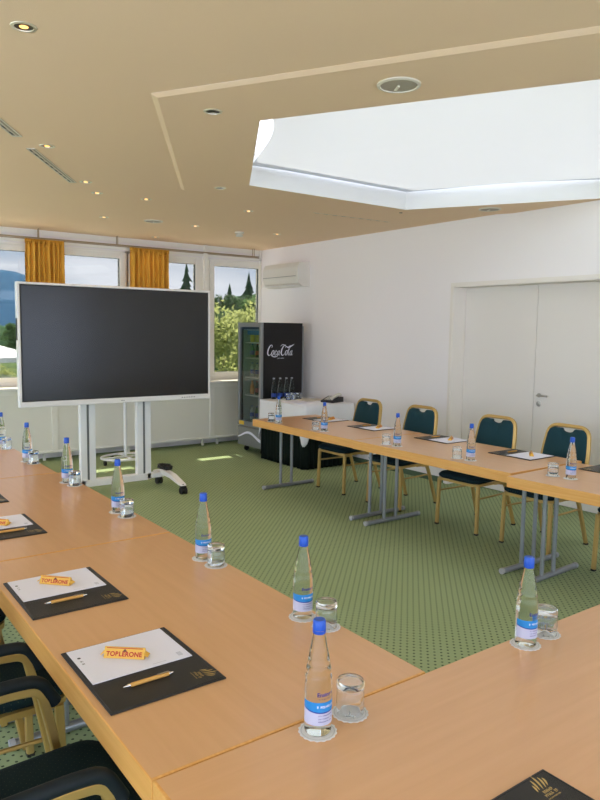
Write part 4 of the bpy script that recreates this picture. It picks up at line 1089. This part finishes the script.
# garden pavilion, house with red roof, glazed roof lantern
pv = empty('garden_pavilion', (3.55, 24, gz(3.5, 24)), .5, 'white pointed pavilion roof outside the leftmost window', 'pavilion')
b = MB(); rf = [(-2.2, -2.2), (2.2, -2.2), (2.2, 2.2), (-2.2, 2.2)]; apx = b.bm.verts.new((0, 0, 5.15)); vs = [b.bm.verts.new((*p, 4.25)) for p in rf]; v2 = [b.bm.verts.new((*p, 4.1)) for p in rf]
for i in range(4): b.bm.faces.new((vs[i], vs[(i+1) % 4], apx)); b.bm.faces.new((v2[i], v2[(i+1) % 4], vs[(i+1) % 4], vs[i]))
b.build('canopy', M['cloth'], pv)
for p in rf: MB().cyl((p[0]*.95, p[1]*.95, 0), (p[0]*.95, p[1]*.95, 4.2), .05, 8).build('post', M['white'], pv)
hs_ = empty('house', (9.0, 62, gz(9, 62)), .4, 'distant white house with red roof outside the leftmost window', 'house')
MB().box((-4, -3, 0), (4, 3, 3.2)).build('wall', M['white'], hs_)
b = MB(); b.prism([(-3.4, 3.1), (3.4, 3.1), (0, 5.0)], -4.4, 4.4, mx=Matrix(((0, 0, 1, 0), (1, 0, 0, 0), (0, 1, 0, 0), (0, 0, 0, 1)))); b.build('roof', mat('red_roof_tiles', (.38, .10, .06), .8), hs_)
rl = empty('roof_lantern', (2.7, 13.0, -.98), 0, 'glazed roof with white bars just outside the leftmost window', 'glass roof')
MB().box((-2.4, -2.2, .54), (2.4, 2.2, .60)).build('curb', M['white'], rl)
b = MB()
for x in (-2.2, -1.1, 0, 1.1, 2.2): b.tube([(x, -2.1, .6), (x, 2.1, 1.15)], .05, 4)
b.tube([(-2.2, -2.1, .6), (2.2, -2.1, .6)], .05, 4); b.tube([(-2.2, 2.1, 1.15), (2.2, 2.1, 1.15)], .05, 4); b.build('bar', M['white'], rl)
b = MB(); b.bm.faces.new([b.bm.verts.new(p) for p in ((-2.2, -2.1, .61), (2.2, -2.1, .61), (2.2, 2.1, 1.16), (-2.2, 2.1, 1.16))]); b.build('pane', mat('roof_glazing', (.35, .42, .48), .1, spec=.9), rl, recalc=False)

# ------------------------------------------------------------------ light
W = bpy.data.worlds.new('sky'); S.world = W; W.use_nodes = True; n = W.node_tree.nodes; l = W.node_tree.links
bg = n['Background']; tc = n.new('ShaderNodeTexCoord'); mp = n.new('ShaderNodeMapping'); mp.inputs['Scale'].default_value = (1, 1, 3.2)
t = n.new('ShaderNodeTexNoise'); t.inputs['Scale'].default_value = 3.2; t.inputs['Detail'].default_value = 7; t.inputs['Roughness'].default_value = .55
cr_ = n.new('ShaderNodeValToRGB'); e = cr_.color_ramp.elements
e[0].position = .36; e[0].color = (.46, .62, .92, 1); e[1].position = .60; e[1].color = (.91, .97, 1.19, 1)
x_ = cr_.color_ramp.elements.new(.48); x_.color = (.69, .77, .99, 1)
l.new(tc.outputs['Generated'], mp.inputs[0]); l.new(mp.outputs[0], t.inputs['Vector']); l.new(t.outputs['Fac'], cr_.inputs['Fac']); l.new(cr_.outputs[0], bg.inputs[0]); bg.inputs[1].default_value = 2.6
sn = bpy.data.lights.new('sun', 'SUN'); sn.energy = 22.; sn.angle = math.radians(.6); sn.color = (1, .95, .86)
sno = bpy.data.objects.new('sun', sn); C.objects.link(sno); el = math.radians(50.4); az = math.radians(4)
d = Vector((-math.sin(az)*math.cos(el), -math.cos(az)*math.cos(el), -math.sin(el))); sno.rotation_euler = d.to_track_quat('-Z', 'Y').to_euler(); sno.location = (5, 20, 15)

S.view_settings.view_transform = 'Standard'; S.view_settings.look = 'None'; S.view_settings.gamma = 1; S.view_settings.use_curve_mapping = False
S.view_settings.exposure = .93
cy = S.cycles; cy.max_bounces = 14; cy.diffuse_bounces = 6; cy.glossy_bounces = 5; cy.transmission_bounces = 12; cy.transparent_max_bounces = 16
cy.use_denoising = True; cy.sample_clamp_indirect = 6; cy.blur_glossy = .6
bpy.context.view_layer.update()
